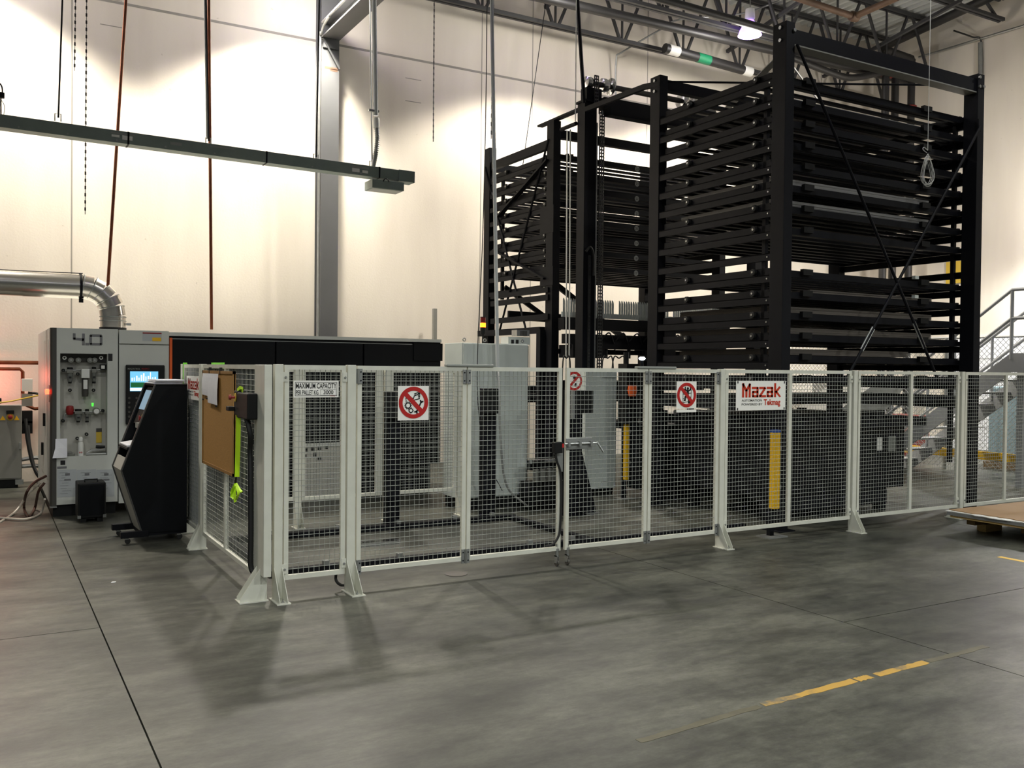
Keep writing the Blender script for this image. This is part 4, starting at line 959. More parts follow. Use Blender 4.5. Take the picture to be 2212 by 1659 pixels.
# black main enclosure
ztop = Q(500, 721).z
B(XC, XE, YM+0.02, 14.6, ztop-0.045, ztop).build('roof_cap', 'machine_white', t)
B(XC, XE, YM+0.05, 14.5, 0.42, ztop-0.045).build('enclosure', 'black_paint', t)
B(XC, XE, YM+0.03, YM+0.05, ztop-0.085, ztop-0.075).build('top_track', 'galv_dull', t)
for u0, u1 in ((372, 594), (597, 784), (787, 952)):
    B(Q(u0, 740).x, Q(u1, 740).x, YM, YM+0.05, 1.05, ztop-0.09).build('sliding_door', 'black_paint', t, False, 0.006)
B(XC+0.002, XC+0.032, YM-0.012, YM+0.05, 0.5, ztop-0.07).build('orange_stripe', 'orange_paint', t)
p0_, p1_ = Q(645, 965), Q(745, 1078)
pn = B(p0_.x, p1_.x, YM+0.0, YM+0.06, p1_.z, p0_.z).build('beige_skirt', 'recess_paint', t)
for u, v in ((658, 985), (680, 982), (690, 990), (660, 972), (676, 970), (690, 968), (705, 966)):
    p = Q(u, v); B(p.x-0.025, p.x+0.025, YM-0.004, YM, p.z-0.025, p.z+0.025).build('vent_hole', 'slot_black', pn)
B(Q(645, 960).x, Q(745, 960).x, YM-0.02, YM+0.04, p0_.z, p0_.z+0.04).build('skirt_rail', 'machine_white', t)
B(XC+0.1, XE-0.1, YM+0.15, 14.4, 0.0, 0.42).build('bed_frame', 'black_steel', t)
B(XE-0.45, XE, YM-0.02, YM+0.05, 1.9, 2.15).build('end_cover', 'black_paint', t)

# ---- exhaust duct with segmented elbow
yd = 12.9; rd = 0.152
cz_ = on(100, 615.5, 'y', yd).z; xe = on(214, 690, 'y', yd).x+0.165; ze = ZT
t = thing('exhaust_duct', 'shiny galvanised exhaust duct elbowing down onto the machine', 'duct', (xe, yd, ze))
Re = 0.36; xh = xe-Re
MB().tube([(-3.5, yd, cz_), (0.42, yd, cz_)], rd, 28, False).build('straight_run', 'duct_metal', t, True)
MB().tube([(0.40, yd, cz_), (xh, yd, cz_)], rd+0.004, 28, False).build('straight_run', 'duct_metal', t, True)
N = 5
def ep(i): 
    a_ = math.radians(90-90*i/N); return Vector((xh+Re*math.cos(a_), yd, cz_-Re+Re*math.sin(a_)))
for i in range(N):
    MB().tube([ep(i), ep(i+1)], [rd+0.004, rd+0.004], 28, False).build('elbow_gore', 'duct_metal', t, True)
    a_ = ep(i); d = (ep(i+1)-ep(i)).normalized()
    MB().tube([a_-d*0.006, a_+d*0.006], rd+0.010, 28, False).build('seam_ring', 'galv', t, True)
zl_ = cz_-Re
MB().tube([(xe, yd, zl_), (xe, yd, ze+0.05)], rd+0.002, 28, False).build('drop_collar', 'duct_metal', t, True)
for z_ in (zl_-0.01, zl_-0.06): MB().tube([(xe, yd, z_), (xe, yd, z_-0.012)], rd+0.012, 28, False).build('clamp_band', 'galv', t, True)
MB().tube([(xh-0.01, yd, cz_), (xh-0.04, yd, cz_)], rd+0.014, 28, False).build('clamp_band', 'black_steel', t, True)
MB().cbox((xh-0.02, yd-0.05, cz_-rd-0.03), 0.05, 0.04, 0.05).build('clamp_bolt', 'black_steel', t)
MB().tube([(xe, yd, ze), (xe, yd, ze+0.055)], rd+0.012, 28).build('base_gasket', 'rubber', t, True)
MB().cbox((xe+rd+0.03, yd-0.05, ze+0.10), 0.06, 0.03, 0.03).build('damper_lever', 'galv', t)
MB().tube(smooth_path([(-1.2, yd-0.05, cz_+0.26), (-0.2, yd-0.05, cz_+0.17), (0.2, yd-0.06, cz_+0.155), (0.7, yd-0.05, cz_+0.16), (xh, yd-0.05, cz_+0.165)], 5), 0.006, 5).build('ground_wire', 'rubber', t)

# ---- operator stand
YK = 9.85; K = lambda u, v: (on(u, v, 'y', YK).x, on(u, v, 'y', YK).z)
t = thing('operator_stand', 'tall black angular operator stand on casters with slanted screen', 'console', (1.5, 10.1, 0)); KS = t
top_l, top_r, bot_r, bot_l, knee = K(334, 830), K(403, 829.5), K(399.5, 1160), K(305, 1147), K(260, 1017)
zt_ = top_l[1]
prof = [top_l, (top_r[0], zt_), (top_r[0], 0.075), (bot_l[0], 0.10), knee]
YK2 = 10.40
mat('stand_edge', (58, 58, 58), 0.4, var=0.1)
for ya_ in (YK, YK2): 
    MB().prism(prof, 'y', ya_, ya_+0.03).build('side_panel', 'black_paint', t)
    mb = MB()
    for p, q in ((top_l, knee), (knee, (bot_l[0], 0.10)), (top_l, (top_r[0], zt_))): mb.bar((p[0], ya_+0.015, p[1]), (q[0], ya_+0.015, q[1]), 0.034, 0.012)
    mb.build('edge_trim', 'stand_edge', t)
def front_slab(p, q, th, m, name, off=0.0, y0=YK+0.03, y1=YK2):
    p, q = Vector(p), Vector(q); d = (q-p).normalized(); n_ = Vector((d.y, -d.x)); 
    if n_.x < 0: n_ = -n_
    p, q = p+n_*off, q+n_*off
    return MB().prism([tuple(p), tuple(q), tuple(q+n_*th), tuple(p+n_*th)], 'y', y0, y1).build(name, m, t)
T = Vector(top_l); Kn = Vector(knee); Bl = Vector((bot_l[0], 0.10))
front_slab(T.lerp(Kn, 0.03), T.lerp(Kn, 0.47), 0.02, 'black_plastic', 'screen_panel', 0.03)
sc_ = front_slab(T.lerp(Kn, 0.07), T.lerp(Kn, 0.30), 0.004, 'screen_grey', 'screen', 0.022, YK+0.08, YK2-0.06)
p = T.lerp(Kn, 0.40); MB().lathe([(0.028, -0.03), (0.024, -0.02), (0.012, -0.015), (0.012, 0.02)], (p.x+0.02, YK+0.12, p.y), 'x', 14).build('stop_button', 'red_valve', t, True)
MB().lathe([(0.035, 0), (0.035, 0.006)], (p.x+0.02, YK+0.12, p.y), 'x', 14).build('button_plate', 'yellow_sign', t)
B(p.x-0.03, p.x+0.05, YK+0.05, YK+0.20, p.y-0.10, p.y-0.05).build('switch_shelf', 'grey_label', t)
q = T.lerp(Kn, 0.74); MB().prism([(q.x-0.03, q.y+0.0), (q.x+0.22, q.y+0.04), (q.x+0.22, q.y+0.02), (q.x-0.03, q.y-0.02)], 'y', YK+0.03, YK2).build('keyboard_shelf', 'black_plastic', t)
MB().prism([(q.x-0.02, q.y+0.005), (q.x+0.18, q.y+0.037), (q.x+0.18, q.y+0.055), (q.x-0.02, q.y+0.023)], 'y', YK+0.06, YK2-0.04).build('keyboard', 'paper', t, False, 0.004)
front_slab(T.lerp(Kn, 0.86), Kn, 0.02, 'recess_paint', 'kick_panel', 0.004)
front_slab(Kn, Bl, 0.02, 'recess_paint', 'kick_panel', 0.004)
B(top_r[0]-0.02, top_r[0], YK+0.03, YK2, 0.10, zt_).build('back_panel', 'black_paint', t)
B(top_l[0], top_r[0], YK, YK2+0.03, zt_-0.02, zt_).build('top_panel', 'black_paint', t)
fx = K(258, 1158)[0]
for ya_ in (YK-0.01, YK2-0.03):
    B(fx, bot_l[0]+0.06, ya_, ya_+0.07, 0.062, 0.125).build('foot_beam', 'black_steel', t, False, 0.004)
B(fx+0.2, top_r[0], YK, YK2+0.03, 0.07, 0.10).build('base_plate', 'black_steel', t)
for cx_, cy_ in ((fx+0.06, YK+0.025), (fx+0.06, YK2+0.005), (top_r[0]-0.07, YK+0.05), (top_r[0]-0.07, YK2)):
    c_ = B(cx_-0.02, cx_+0.02, cy_-0.02, cy_+0.02, 0.048, 0.066).build('caster_fork', 'galv_dull', t)
    MB().lathe([(0.01, -0.012), (0.027, -0.01), (0.028, 0), (0.027, 0.01), (0.01, 0.012)], (cx_+0.01, cy_, 0.028), 'y', 14).build('wheel', 'rubber', c_, True)
# papers on top
def papers(label, x0, x1, y0, y1, z, n, m='paper'):
    mb = MB()
    for k in range(n):
        dx, dy = random.uniform(-0.02, 0.02), random.uniform(-0.02, 0.02); mb.box(x0+dx, x1+dx, y0+dy, y1+dy, z+0.006*k, z+0.006*k+0.004)
    return tag(mb.build('paper_stack', m), label, 'papers')
KS.rotation_euler = (0, 0, 0.035)
ps_ = papers('loose stack of white papers on top of the operator stand', top_l[0]+0.0, top_r[0]-0.03, YK+0.04, YK2-0.05, zt_, 8); ps_.rotation_euler = (0, 0, 0.035)
# ---- low black box before the machine
yp = 11.40; xa_, xb_ = on(168, 1100, 'y', yp).x, on(229, 1100, 'y', yp).x; zt2 = on(200, 1043, 'y', yp).z
t = thing('black_box_unit', 'boxy black cabinet on low feet in front of the machine', 'cabinet', ((xa_+xb_)/2, yp, 0))
B(xa_, xb_, yp, yp+0.34, 0.05, zt2).build('case', 'black_plastic', t, False, 0.012)
B(xa_+0.02, xb_-0.02, yp-0.006, yp, 0.08, zt2-0.03).build('front_grille', 'black_paint', t)
for sx in (xa_+0.03, xb_-0.09): B(sx, sx+0.06, yp+0.02, yp+0.30, 0.0, 0.05).build('foot', 'black_plastic', t)
for sx in (xa_, xb_-0.03): B(sx-0.002, sx+0.032, yp-0.008, yp+0.03, 0.05, 0.085).build('corner_guard', 'galv_dull', t)
MB().tube([(xa_+0.08, yp+0.1, zt2), (xa_+0.08, yp+0.1, zt2+0.03), (xb_-0.08, yp+0.1, zt2+0.03), (xb_-0.08, yp+0.1, zt2)], 0.008, 6).build('handle', 'black_plastic', t)

# ---- grey electrical cabinet at far left, wall pipes and hoses
ye = 15.05; E_ = lambda u, v: on(u, v, 'y', ye)
t = thing('electrical_cabinet', 'grey floor electrical cabinet with yellow isolator standing by the wall', 'cabinet', (-0.1, ye, 0))
xr_ = E_(47.5, 950).x; zt3 = E_(30, 875).z; zb3 = E_(30, 1036).z
B(-1.1, xr_, ye+0.02, ye+0.5, zb3, zt3).build('body', 'elec_grey', t, False, 0.006)
B(-1.08, xr_-0.01, ye, ye+0.02, zb3+0.02, zt3-0.01).build('door', 'elec_grey', t, False, 0.004)
B(-1.05, xr_-0.05, ye+0.05, ye+0.45, 0.0, zb3).build('plinth', 'black_plastic', t)
p = E_(22, 901); MB().lathe([(0.05, -0.01), (0.05, 0)], (p.x, ye, p.z), 'y', 18).build('isolator_plate', 'yellow_sign', t)
MB().lathe([(0.02, -0.05), (0.03, -0.045), (0.03, -0.01)], (p.x, ye, p.z), 'y', 14).build('isolator_knob', 'red_valve', t, True)
p = E_(22, 891); B(p.x-0.05, p.x+0.05, ye-0.02, ye, p.z-0.02, p.z+0.03).build('meter_display', 'black_plastic', t)
for u in (6, 36):
    p = E_(u, 903); MB().prism([(p.x-0.035, p.z-0.03), (p.x+0.035, p.z-0.03), (p.x, p.z+0.035)], 'y', ye-0.003, ye).build('hazard_triangle', 'yellow_paint', t)
p = E_(43, 965); B(p.x-0.01, p.x+0.015, ye-0.03, ye, p.z-0.03, p.z+0.06).build('door_handle', 'galv', t)
p = E_(38, 1046); B(p.x-0.03, xr_+0.02, ye-0.02, ye+0.05, 0.05, 0.12).build('corner_bracket', 'galv', t)
for z_, m_ in ((1.52, 'white_label'), (1.30, 'elec_grey'), (1.05, 'black_plastic'), (0.90, 'black_plastic')):
    B(xr_, xr_+0.14, ye+0.08, ye+0.3, z_-0.12, z_+0.06).build('side_connector', m_, t)
for k_, pts in enumerate(([(xr_+0.08, ye+0.1, 1.38), (xr_+0.24, ye+0.1, 1.32), (xr_+0.30, ye+0.1, 0.9), (xr_+0.32, ye+0.05, 0.35), (xr_+0.3, ye, 0.12)], [(xr_+0.05, ye+0.08, 1.0), (xr_+0.07, ye+0.04, 0.7), (xr_+0.15, ye, 0.3), (xr_+0.3, ye-0.1, 0.05)], [(xr_+0.08, ye+0.08, 0.9), (xr_+0.10, ye+0.04, 0.6), (xr_+0.18, ye, 0.22), (xr_+0.32, ye-0.1, 0.05)], [(xr_+0.0, ye+0.1, 0.40), (xr_+0.2, ye+0.1, 0.42), (xr_+0.4, ye+0.1, 0.36)], [(xr_+0.0, ye+0.1, 0.30), (xr_+0.2, ye+0.1, 0.30), (xr_+0.4, ye+0.1, 0.24)])):
    tag(MB().tube(smooth_path(pts, 6), (0.018, 0.024, 0.024, 0.03, 0.03)[k_], 7).build('power_cable', 'rubber' if k_ < 3 else 'galv_dull', None, True), ('thick black cable arching off the grey electrical cabinet', 'black cable bundle strand hanging close beside the electrical cabinet', 'second black cable strand hanging beside the electrical cabinet', 'upper grey corrugated conduit leaving the electrical cabinet low down', 'lower grey corrugated conduit leaving the electrical cabinet low down')[k_], 'cable')
tag(MB().tube(smooth_path([(-1.0, ye+0.1, zt3+0.05), (-0.2, ye+0.05, zt3+0.04), (0.2, ye, zt3+0.04), (0.5, ye-0.02, zt3+0.10), (0.9, ye-0.2, zt3+0.2)], 6), 0.012, 6).build('yellow_cord', 'yellow_sign', None, True), 'yellow cord lying across the electrical cabinet top', 'cord')
B_ = tag(MB().cbox((0.12, ye+0.1, zt3+0.06), 0.16, 0.10, 0.08).build('cord_reel_plug', 'black_plastic', None, False, 0.01), 'black plug block lying on the electrical cabinet', 'plug')
tag(MB().tube([(-3, 15.6, on(0, 783, 'y', 15.6).z), (1.2, 15.6, on(0, 783, 'y', 15.6).z-0.0)], 0.03, 8).build('wall_pipe', 'copper', None, True), 'upper brown pipe running along the wall behind the cabinet', 'pipe')
zz = on(20, 797, 'y', 15.6).z; xx = on(49, 820, 'y', 15.6).x
tag(MB().tube([(-3, 15.6, zz), (xx-0.04, 15.6, zz), (xx, 15.6, zz-0.04), (xx, 15.6, zz-0.45), (xx+0.06, 15.6, zz-0.55), (xx+0.16, 15.6, zz-0.60), (1.2, 15.6, zz-0.56)], 0.026, 8).build('wall_pipe', 'copper', None, True), 'lower brown pipe turning down the wall behind the cabinet', 'pipe')
for k_, (u, v, lab) in enumerate(((50, 858, 'glowing red stand-in for a reflection on the machine side'), )):
    p = on(104, 846, 'x', XA-0.02)
    tag(MB().lathe([(0.02, 0), (0.024, 0.05), (0.015, 0.06)], (XA-0.03, p.y, p.z-0.03), 'z', 10).build('red_reflection', 'red_glow', None, True), 'small glowing red bead standing in for a reflection on the machine side', 'lamp')  # red reflection put in as a glowing bead; the machine has no lamp here
# red wash from a beacon standing beyond the left edge by the wall
d = bpy.data.lights.new('red_beacon_light', 'POINT'); d.energy = 14; d.color = (1.0, 0.18, 0.12); d.shadow_soft_size = 0.05
o = bpy.data.objects.new('red_beacon_light', d); COL.objects.link(o); o.location = (-0.15, 15.45, 1.62)
tag(MB().lathe([(0.03, 0), (0.035, 0.08), (0.02, 0.10)], (-0.15, 15.45, zt3+0.002), 'z', 12).build('beacon_lamp', 'red_glow', None, True), 'red lit beacon standing on top of the electrical cabinet', 'lamp')
G = lambda u, v: on(u, v, 'z', 0.02)
tag(MB().tube(smooth_path([G(-40, 1150), G(30, 1108), on(60, 1068, 'y', 12.4), on(88, 1042, 'y', 12.3)], 6), 0.014, 7).build('white_hose', 'hose_white', None, True), 'white air hose rising from floor to the machine inlet', 'hose')
tag(MB().tube(smooth_path([G(-40, 1114), G(30, 1121), G(62, 1120), G(88, 1108), on(97, 1078, 'x', XA-0.05)], 6), 0.013, 7).build('white_hose', 'hose_white', None, True), 'white hose lying on the floor along the machine corner', 'hose')
tag(MB().tube(smooth_path([on(100, 1028, 'x', XA-0.02), on(75, 1042, 'y', 12.3), on(57, 1065, 'y', 12.2), G(52, 1098), G(62, 1116), G(75, 1098), on(83, 1062, 'y', 12.4), on(96, 1043, 'y', 12.4)], 6), 0.016, 7).build('brown_hose', 'hose_brown', None, True), 'brown rubber hose looped beside the machine corner', 'hose')
# ================================================================= INSIDE THE FENCE
# black floor track frame of the pallet changer
t = thing('pallet_track', 'black steel track frame bolted to the floor inside the gate', 'track', (3.8, 8.6, 0))
for a_ in ((2.1, 5.5, 7.74, 7.83), (2.1, 5.5, 9.42, 9.52)): B(a_[0], a_[1], a_[2], a_[3], 0, 0.055).build('cross_channel', 'black_steel', t)
for a_ in ((2.1, 2.19), (5.40, 5.48)): B(a_[0], a_[1], 7.83, 9.42, 0, 0.05).build('side_channel', 'black_steel', t)
for xx in (2.6, 3.3, 4.0, 4.7, 5.2):
    MB().cbox((xx, 7.78, 0.075), 0.05, 0.05, 0.04).build('roller_block', 'galv_dull', t); MB().cbox((xx, 9.47, 0.075), 0.05, 0.05, 0.04).build('roller_block', 'galv_dull', t)
t = thing('side_track', 'black steel channel on the floor before the rack', 'track', (6.4, 7.7, 0))
B(5.50, 7.5, 7.66, 7.74, 0, 0.06).build('channel', 'black_steel', t)
B(2.3, 2.36, 7.4, 7.5, 0, 0.10).build('stop_block', 'black_steel', t) if False else None
for k_, (dx, dy) in enumerate(((0, 0), (0.05, 0.07))):
    p = on(778, 1178, 'z', 0.02); tag(B(p.x+dx, p.x+dx+0.42, p.y+dy, p.y+dy+0.045, 0, 0.035).build('aluminium_bar', 'chrome'), ('front', 'rear')[k_]+' bright aluminium bar lying on the floor inside the gate', 'bar')
p = on(985, 1240, 'z', 0); tag(MB().lathe([(0.10, 0), (0.10, 0.004)], (p.x, p.y, 0), 'z', 24).build('floor_cap', 'tyre_grey'), 'round dark metal floor cap in front of the gate', 'floor cap')
p = on(245, 1258, 'z', 0); tag(MB().prism([(p.x-0.02, p.y-0.01), (p.x+0.01, p.y-0.012), (p.x+0.022, p.y+0.008), (p.x-0.01, p.y+0.014)], 'z', 0, 0.004).build('paper_scrap', 'paper'), 'tiny white paper scrap on the open floor', 'litter')

# black sensor posts
def sensor_post(u0, u1, v0, v1, y, label, box=None):
    x0, x1 = ox(u0, v1, y), ox(u1, v1, y); zt = oz((u0+u1)/2, v0, y)
    t = thing('sensor_post', label, 'post', ((x0+x1)/2, y, 0))
    B(x0, x1, y, y+0.12, 0.012, zt).build('column', 'black_steel', t, False, 0.004)
    B(x0-0.05, x1+0.05, y-0.04, y+0.16, 0, 0.012).build('base_plate', 'black_steel', t)
    bx = box or (x0-0.05, x1-0.01, zt-0.30, zt)
    B(bx[0], bx[1], y-0.06, y, bx[2], bx[3]).build('sensor_head', 'black_plastic', t, False, 0.006)
    MB().tube(smooth_path([(bx[0]+0.02, y-0.03, bx[2]), (bx[0]+0.0, y-0.03, bx[2]-0.08), (bx[0]+0.05, y-0.01, bx[2]-0.16), (x0+0.01, y-0.005, bx[2]-0.22)], 5), 0.008, 6).build('cable', 'rubber', t)
    return t
sensor_post(836, 863, 846, 1138, 9.54, 'black sensor post behind the no-oiling gate leaf')
sensor_post(1044, 1071, 839, 1117, 9.60, 'black sensor post standing before the white control cabinet')
y = 9.36; xa_ = ox(1226, 1100, y); xb_ = ox(1256, 1100, y)
t = sensor_post(1226, 1256, 843, 1110, y, 'black braced post behind the latch leaf with wide head box', (xa_, ox(1276, 870, y), oz(1250, 892, y), oz(1250, 843, y)))
MB().prism([(xb_, 0.012), (ox(1290, 1085, y), 0.012), (ox(1290, 1085, y), 0.06), (xb_, oz(1256, 965, y))], 'y', y+0.03, y+0.08).build('brace_plate', 'black_steel', t)
B(xb_-0.1, ox(1292, 1085, y)+0.02, y-0.02, y+0.14, 0, 0.012).build('brace_foot', 'galv_dull', t)

# white control cabinet
t = thing('control_cabinet', 'tall white control cabinet on black plinth behind the gate', 'cabinet', (5.7, 10.5, 0))
cx0, cx1, cy0, cy1, cz0, cz1 = 5.205, 6.17, 10.29, 10.82, 0.14, 2.122
B(cx0, cx1, cy0+0.02, cy1, cz0, cz1).build('body', 'cab_grey', t, False, 0.006)
B(cx0+0.012, cx1-0.012, cy0, cy0+0.02, cz0+0.015, cz1-0.012).build('door', 'cab_grey', t, False, 0.004)
B(cx0+0.02, cx1-0.02, cy0+0.05, cy1-0.02, 0, cz0).build('plinth', 'black_plastic', t)
B(cx1, cx1+0.06, cy0+0.1, cy1, cz0, cz1-0.02).build('side_frame', 'elec_grey', t)
for xx in (cx0+0.06, cx0+0.36, cx1-0.05):
    MB().ring((xx, cz1+0.04), 0.014, 0.024, 'y', cy0+0.08, cy0+0.09, 14).build('lifting_eye', 'galv', t)
B(cx0+0.45, cx0+0.47, cy0-0.004, cy0, 1.1, 1.2).build('lock', 'black_plastic', t)
# beacon on the cabinet
p = on(1043, 735, 'y', 10.62)
t = thing('signal_tower', 'stack light with lit orange lens behind the white cabinet', 'signal light', (p.x, 10.62, cz1))
MB().tube([(p.x, 10.62, cz1), (p.x, 10.62, oz(1043, 722, 10.62))], 0.012, 8).build('stem', 'black_plastic', t, True)
for v0, v1, m_ in ((722, 707, 'black_plastic'), (707, 698, 'beacon_on'), (697, 686, 'beacon_red')):
    MB().lathe([(0.036, 0), (0.036, oz(1043, v1, 10.62)-oz(1043, v0, 10.62))], (p.x, 10.62, oz(1043, v0, 10.62)), 'z', 16).build('lens' if m_ != 'black_plastic' else 'base', m_, t, True)
MB().lathe([(0.037, 0), (0.037, 0.01)], (p.x, 10.62, oz(1043, 686, 10.62)), 'z', 16).build('cap', 'black_plastic', t, True)
# resistor box on the cabinet
t = thing('vented_box', 'small grey vented electrical box on top of the white cabinet', 'electrical box', (5.95, 10.55, cz1))
x0, x1 = ox(1094, 735, 10.55), ox(1141, 735, 10.55)
B(x0, x1, 10.5, 10.7, cz1, oz(1110, 728, 10.55)).build('base', 'cab_grey', t)
B(ox(1115, 720, 10.5), ox(1142, 720, 10.5), 10.48, 10.62, oz(1128, 726, 10.5), oz(1128, 713, 10.5)).build('perforated_cover', 'galv', t)
for k in range(5): B(ox(1124+3*k, 720, 10.48), ox(1126+3*k, 720, 10.48), 10.474, 10.48, oz(1128, 725, 10.5), oz(1128, 715, 10.5)).build('vent_slot', 'machine_dark', t)
for u in (1107, 1117): B(ox(u, 735, 10.5)-0.02, ox(u, 735, 10.5)+0.02, 10.494, 10.5, cz1+0.01, cz1+0.06).build('socket', 'slot_black', t)
# second white cabinet further right
t = thing('slim_cabinet', 'slim white cabinet standing beside the yellow light barrier', 'cabinet', (7.6, 10.66, 0))
B(7.34, 7.62, 10.67, 11.1, 0.10, 1.80).build('body', 'cab_grey', t, False, 0.005)
B(7.62, 7.88, 10.67, 11.1, 0.10, 1.80).build('body', 'cab_grey', t, False, 0.005)
B(7.335, 7.875, 10.66, 10.67, 0.10, 1.79).build('door', 'cab_grey', t)
B(7.36, 7.86, 10.72, 11.08, 0, 0.10).build('plinth', 'black_plastic', t)
for z_ in (0.19, 1.68): B(7.62, 7.86, 10.655, 10.66, z_, z_+0.006).build('door_seam', 'machine_dark', t)
# robot-like clutter beside the cabinet (valve island)
t = thing('valve_island', 'cluster of small silver valves on black base inside the gate', 'valves', (6.25, 9.95, 0))
B(6.0, 6.55, 9.95, 10.2, 0.0, 0.35).build('base', 'black_plastic', t)
for k in range(4): MB().tube([(6.08+0.10*k, 9.93, 0.36), (6.08+0.10*k, 9.93, 0.52)], 0.04, 8).build('valve', 'ali_cast', t, True)
MB().tube([(6.0, 9.92, 0.62), (6.45, 9.92, 0.62)], 0.03, 8).build('manifold', 'chrome', t, True)
B(6.05, 6.4, 10.0, 10.1, 0.5, 0.62).build('bracket', 'black_steel', t)

# yellow light barrier columns
def barrier(u0, u1, v0, v1, y, label, dark=True):
    x0, x1 = ox(u0, v1, y), ox(u1, v1, y); z0, z1 = oz(u0, v1, y), oz(u0, v0, y)
    t = thing('light_barrier', label, 'light curtain', ((x0+x1)/2, y, 0))
    B(x0, x1, y, y+0.06, z0, z1).build('yellow_column', 'yellow_paint', t, False, 0.004)
    B(x0, x1, y, y+0.06, z1, z1+0.03).build('end_cap', 'blue_tag', t)
    B((x0+x1)/2-0.03, (x0+x1)/2+0.03, y+0.06, y+0.11, 0, z1+0.3).build('back_post', 'black_steel', t)
    for f in (0.25, 0.76): B(x1, x1+0.03, y+0.01, y+0.1, z0+(z1-z0)*f, z0+(z1-z0)*f+0.05).build('mount', 'galv_dull', t)
    B(x0-0.09, x1+0.09, y-0.04, y+0.16, 0, 0.012).build('base_plate', 'galv_dull', t)
    return t
barrier(1670, 1684, 935, 1100, 7.12, 'wide yellow light barrier column behind the logo panel')
barrier(1351, 1359, 905, 1037, 10.2, 'slim yellow light barrier column beside the slim white cabinet')

# ================================================================= STORAGE RACKS
X0, X1 = 7.71, 11.19
YA, YBk, YR1, YR2 = 7.36, 9.56, 12.16, 14.26
PW, PD, PH = 0.135, 0.20, 5.70
ZL = [5.035-0.247*k for k in range(16)]
def posts(t, ys, bolts=True):
    for y in ys:
        for x in (X0, X1):
            B(x, x+PW, y, y+PD, 0.012, PH).build('post', 'black_steel', t, False, 0.004)
            B(x-0.06, x+PW+0.06, y-0.06, y+PD+0.06, 0, 0.012).build('base_plate', 'black_steel', t)
FR = thing('front_rack', 'front black steel tray rack with tall corner posts and cross rods', 'rack', (9.5, 8.5, 0))
posts(FR, (YA, YBk))
RR = thing('rear_rack', 'rear black steel tray rack near the wall with diagonal braces', 'rack', (9.5, 13.3, 0))
posts(RR, (YR1, YR2))
RH = 0.084
rail_me = None
def rails(t, y0, y1, levels):
    for k in levels:
        z = ZL[k]
        for x, s in ((X0+0.01, 1), (X1+PW-0.05, -1)):
            a = MB().box(x, x+0.04, y0, y1, z, z+RH); 
            a.box(x+(0.0 if s < 0 else 0.0)-0.0, x+0.075 if s > 0 else x+0.04, y0, y1, z+RH-0.01, z+RH-0.002) if s > 0 else a.box(x-0.035, x+0.04, y0, y1, z+RH-0.01, z+RH-0.002)
            r = a.build('rail', 'black_steel', t)
        for yy in (y0+0.05,): MB().lathe([(0.010, -0.006), (0.010, 0)], (X0+0.01, yy, z+RH/2), 'x', 8).build('rail_bolt', 'galv', t)
rails(FR, YA+PD, YBk, range(0, 16)); rails(RR, YR1+PD, YR2, range(0, 9))
# rear stiles carrying the rails
for x in (X0+0.055, X1+PW-0.10): B(x, x+0.05, YA+0.33, YA+0.38, 0.6, 5.1).build('stile', 'black_steel', FR)
for x in (X0+0.055, X1+PW-0.10): B(x, x+0.05, YR2-0.38, YR2-0.33, 3.0, 5.1).build('stile', 'black_steel', RR)
# top beams
def xbeam(t, y, z0, z1, d=0.10, name='top_beam'): B(X0+PW, X1, y, y+d, z0, z1).build(name, 'black_steel', t)
xbeam(FR, YA+0.03, 5.47, 5.64, 0.14); B(X0+PW, X1, YA+0.02, YA+0.18, 5.455, 5.47).build('lower_flange', 'elec_grey', FR)  # paler grey lower flange stands in for light on the beam's underside
xbeam(FR, YBk+0.05, 5.53, 5.67); xbeam(RR, YR1+0.05, 5.45, 5.58); xbeam(RR, YR2+0.05, 5.3, 5.44)
B(X0+0.02, X0+0.10, YR1+PD, YR2, 5.30, 5.44).build('top_beam', 'black_steel', RR); B(X1, X1+0.08, YR1+PD, YR2, 5.30, 5.44).build('top_beam', 'black_steel', RR)
B(X0+0.0, X0+0.10, 11.5, YR1+0.5, 5.70, 5.73).build('top_strap', 'black_steel', RR)
# bent strap from front rack to the mast
mb = MB()
for p, q in (((X0+0.02, YBk, 5.58), (X0+0.02, YBk+0.35, 5.63)), ((X0+0.02, YBk+0.35, 5.63), (X0+0.02, 11.3, 5.66))): mb.bar(p, q, 0.05, 0.07)
mb.build('tie_strap', 'black_steel', FR)
for y in (YA+0.03, YBk+0.05):
    for dz in (0.06, 0.20): MB().lathe([(0.022, -0.02), (0.022, 0)], (X0, y+0.05, PH-dz), 'x', 6).build('hex_bolt', 'galv', FR)
for dx in (0.02, 0.1): MB().lathe([(0.022, -0.02), (0.022, 0)], (X0+PW-0.02, YA, PH-0.09), 'y', 6).build('hex_bolt', 'galv', FR) if dx < 0.05 else None
for xx, dz in ((X1+0.02, 0.05), (X1+0.02, 0.17), (X1+PW-0.03, 0.16)): MB().lathe([(0.022, -0.02), (0.022, 0)], (xx, YA, PH-dz), 'y', 6).build('hex_bolt', 'galv', FR)
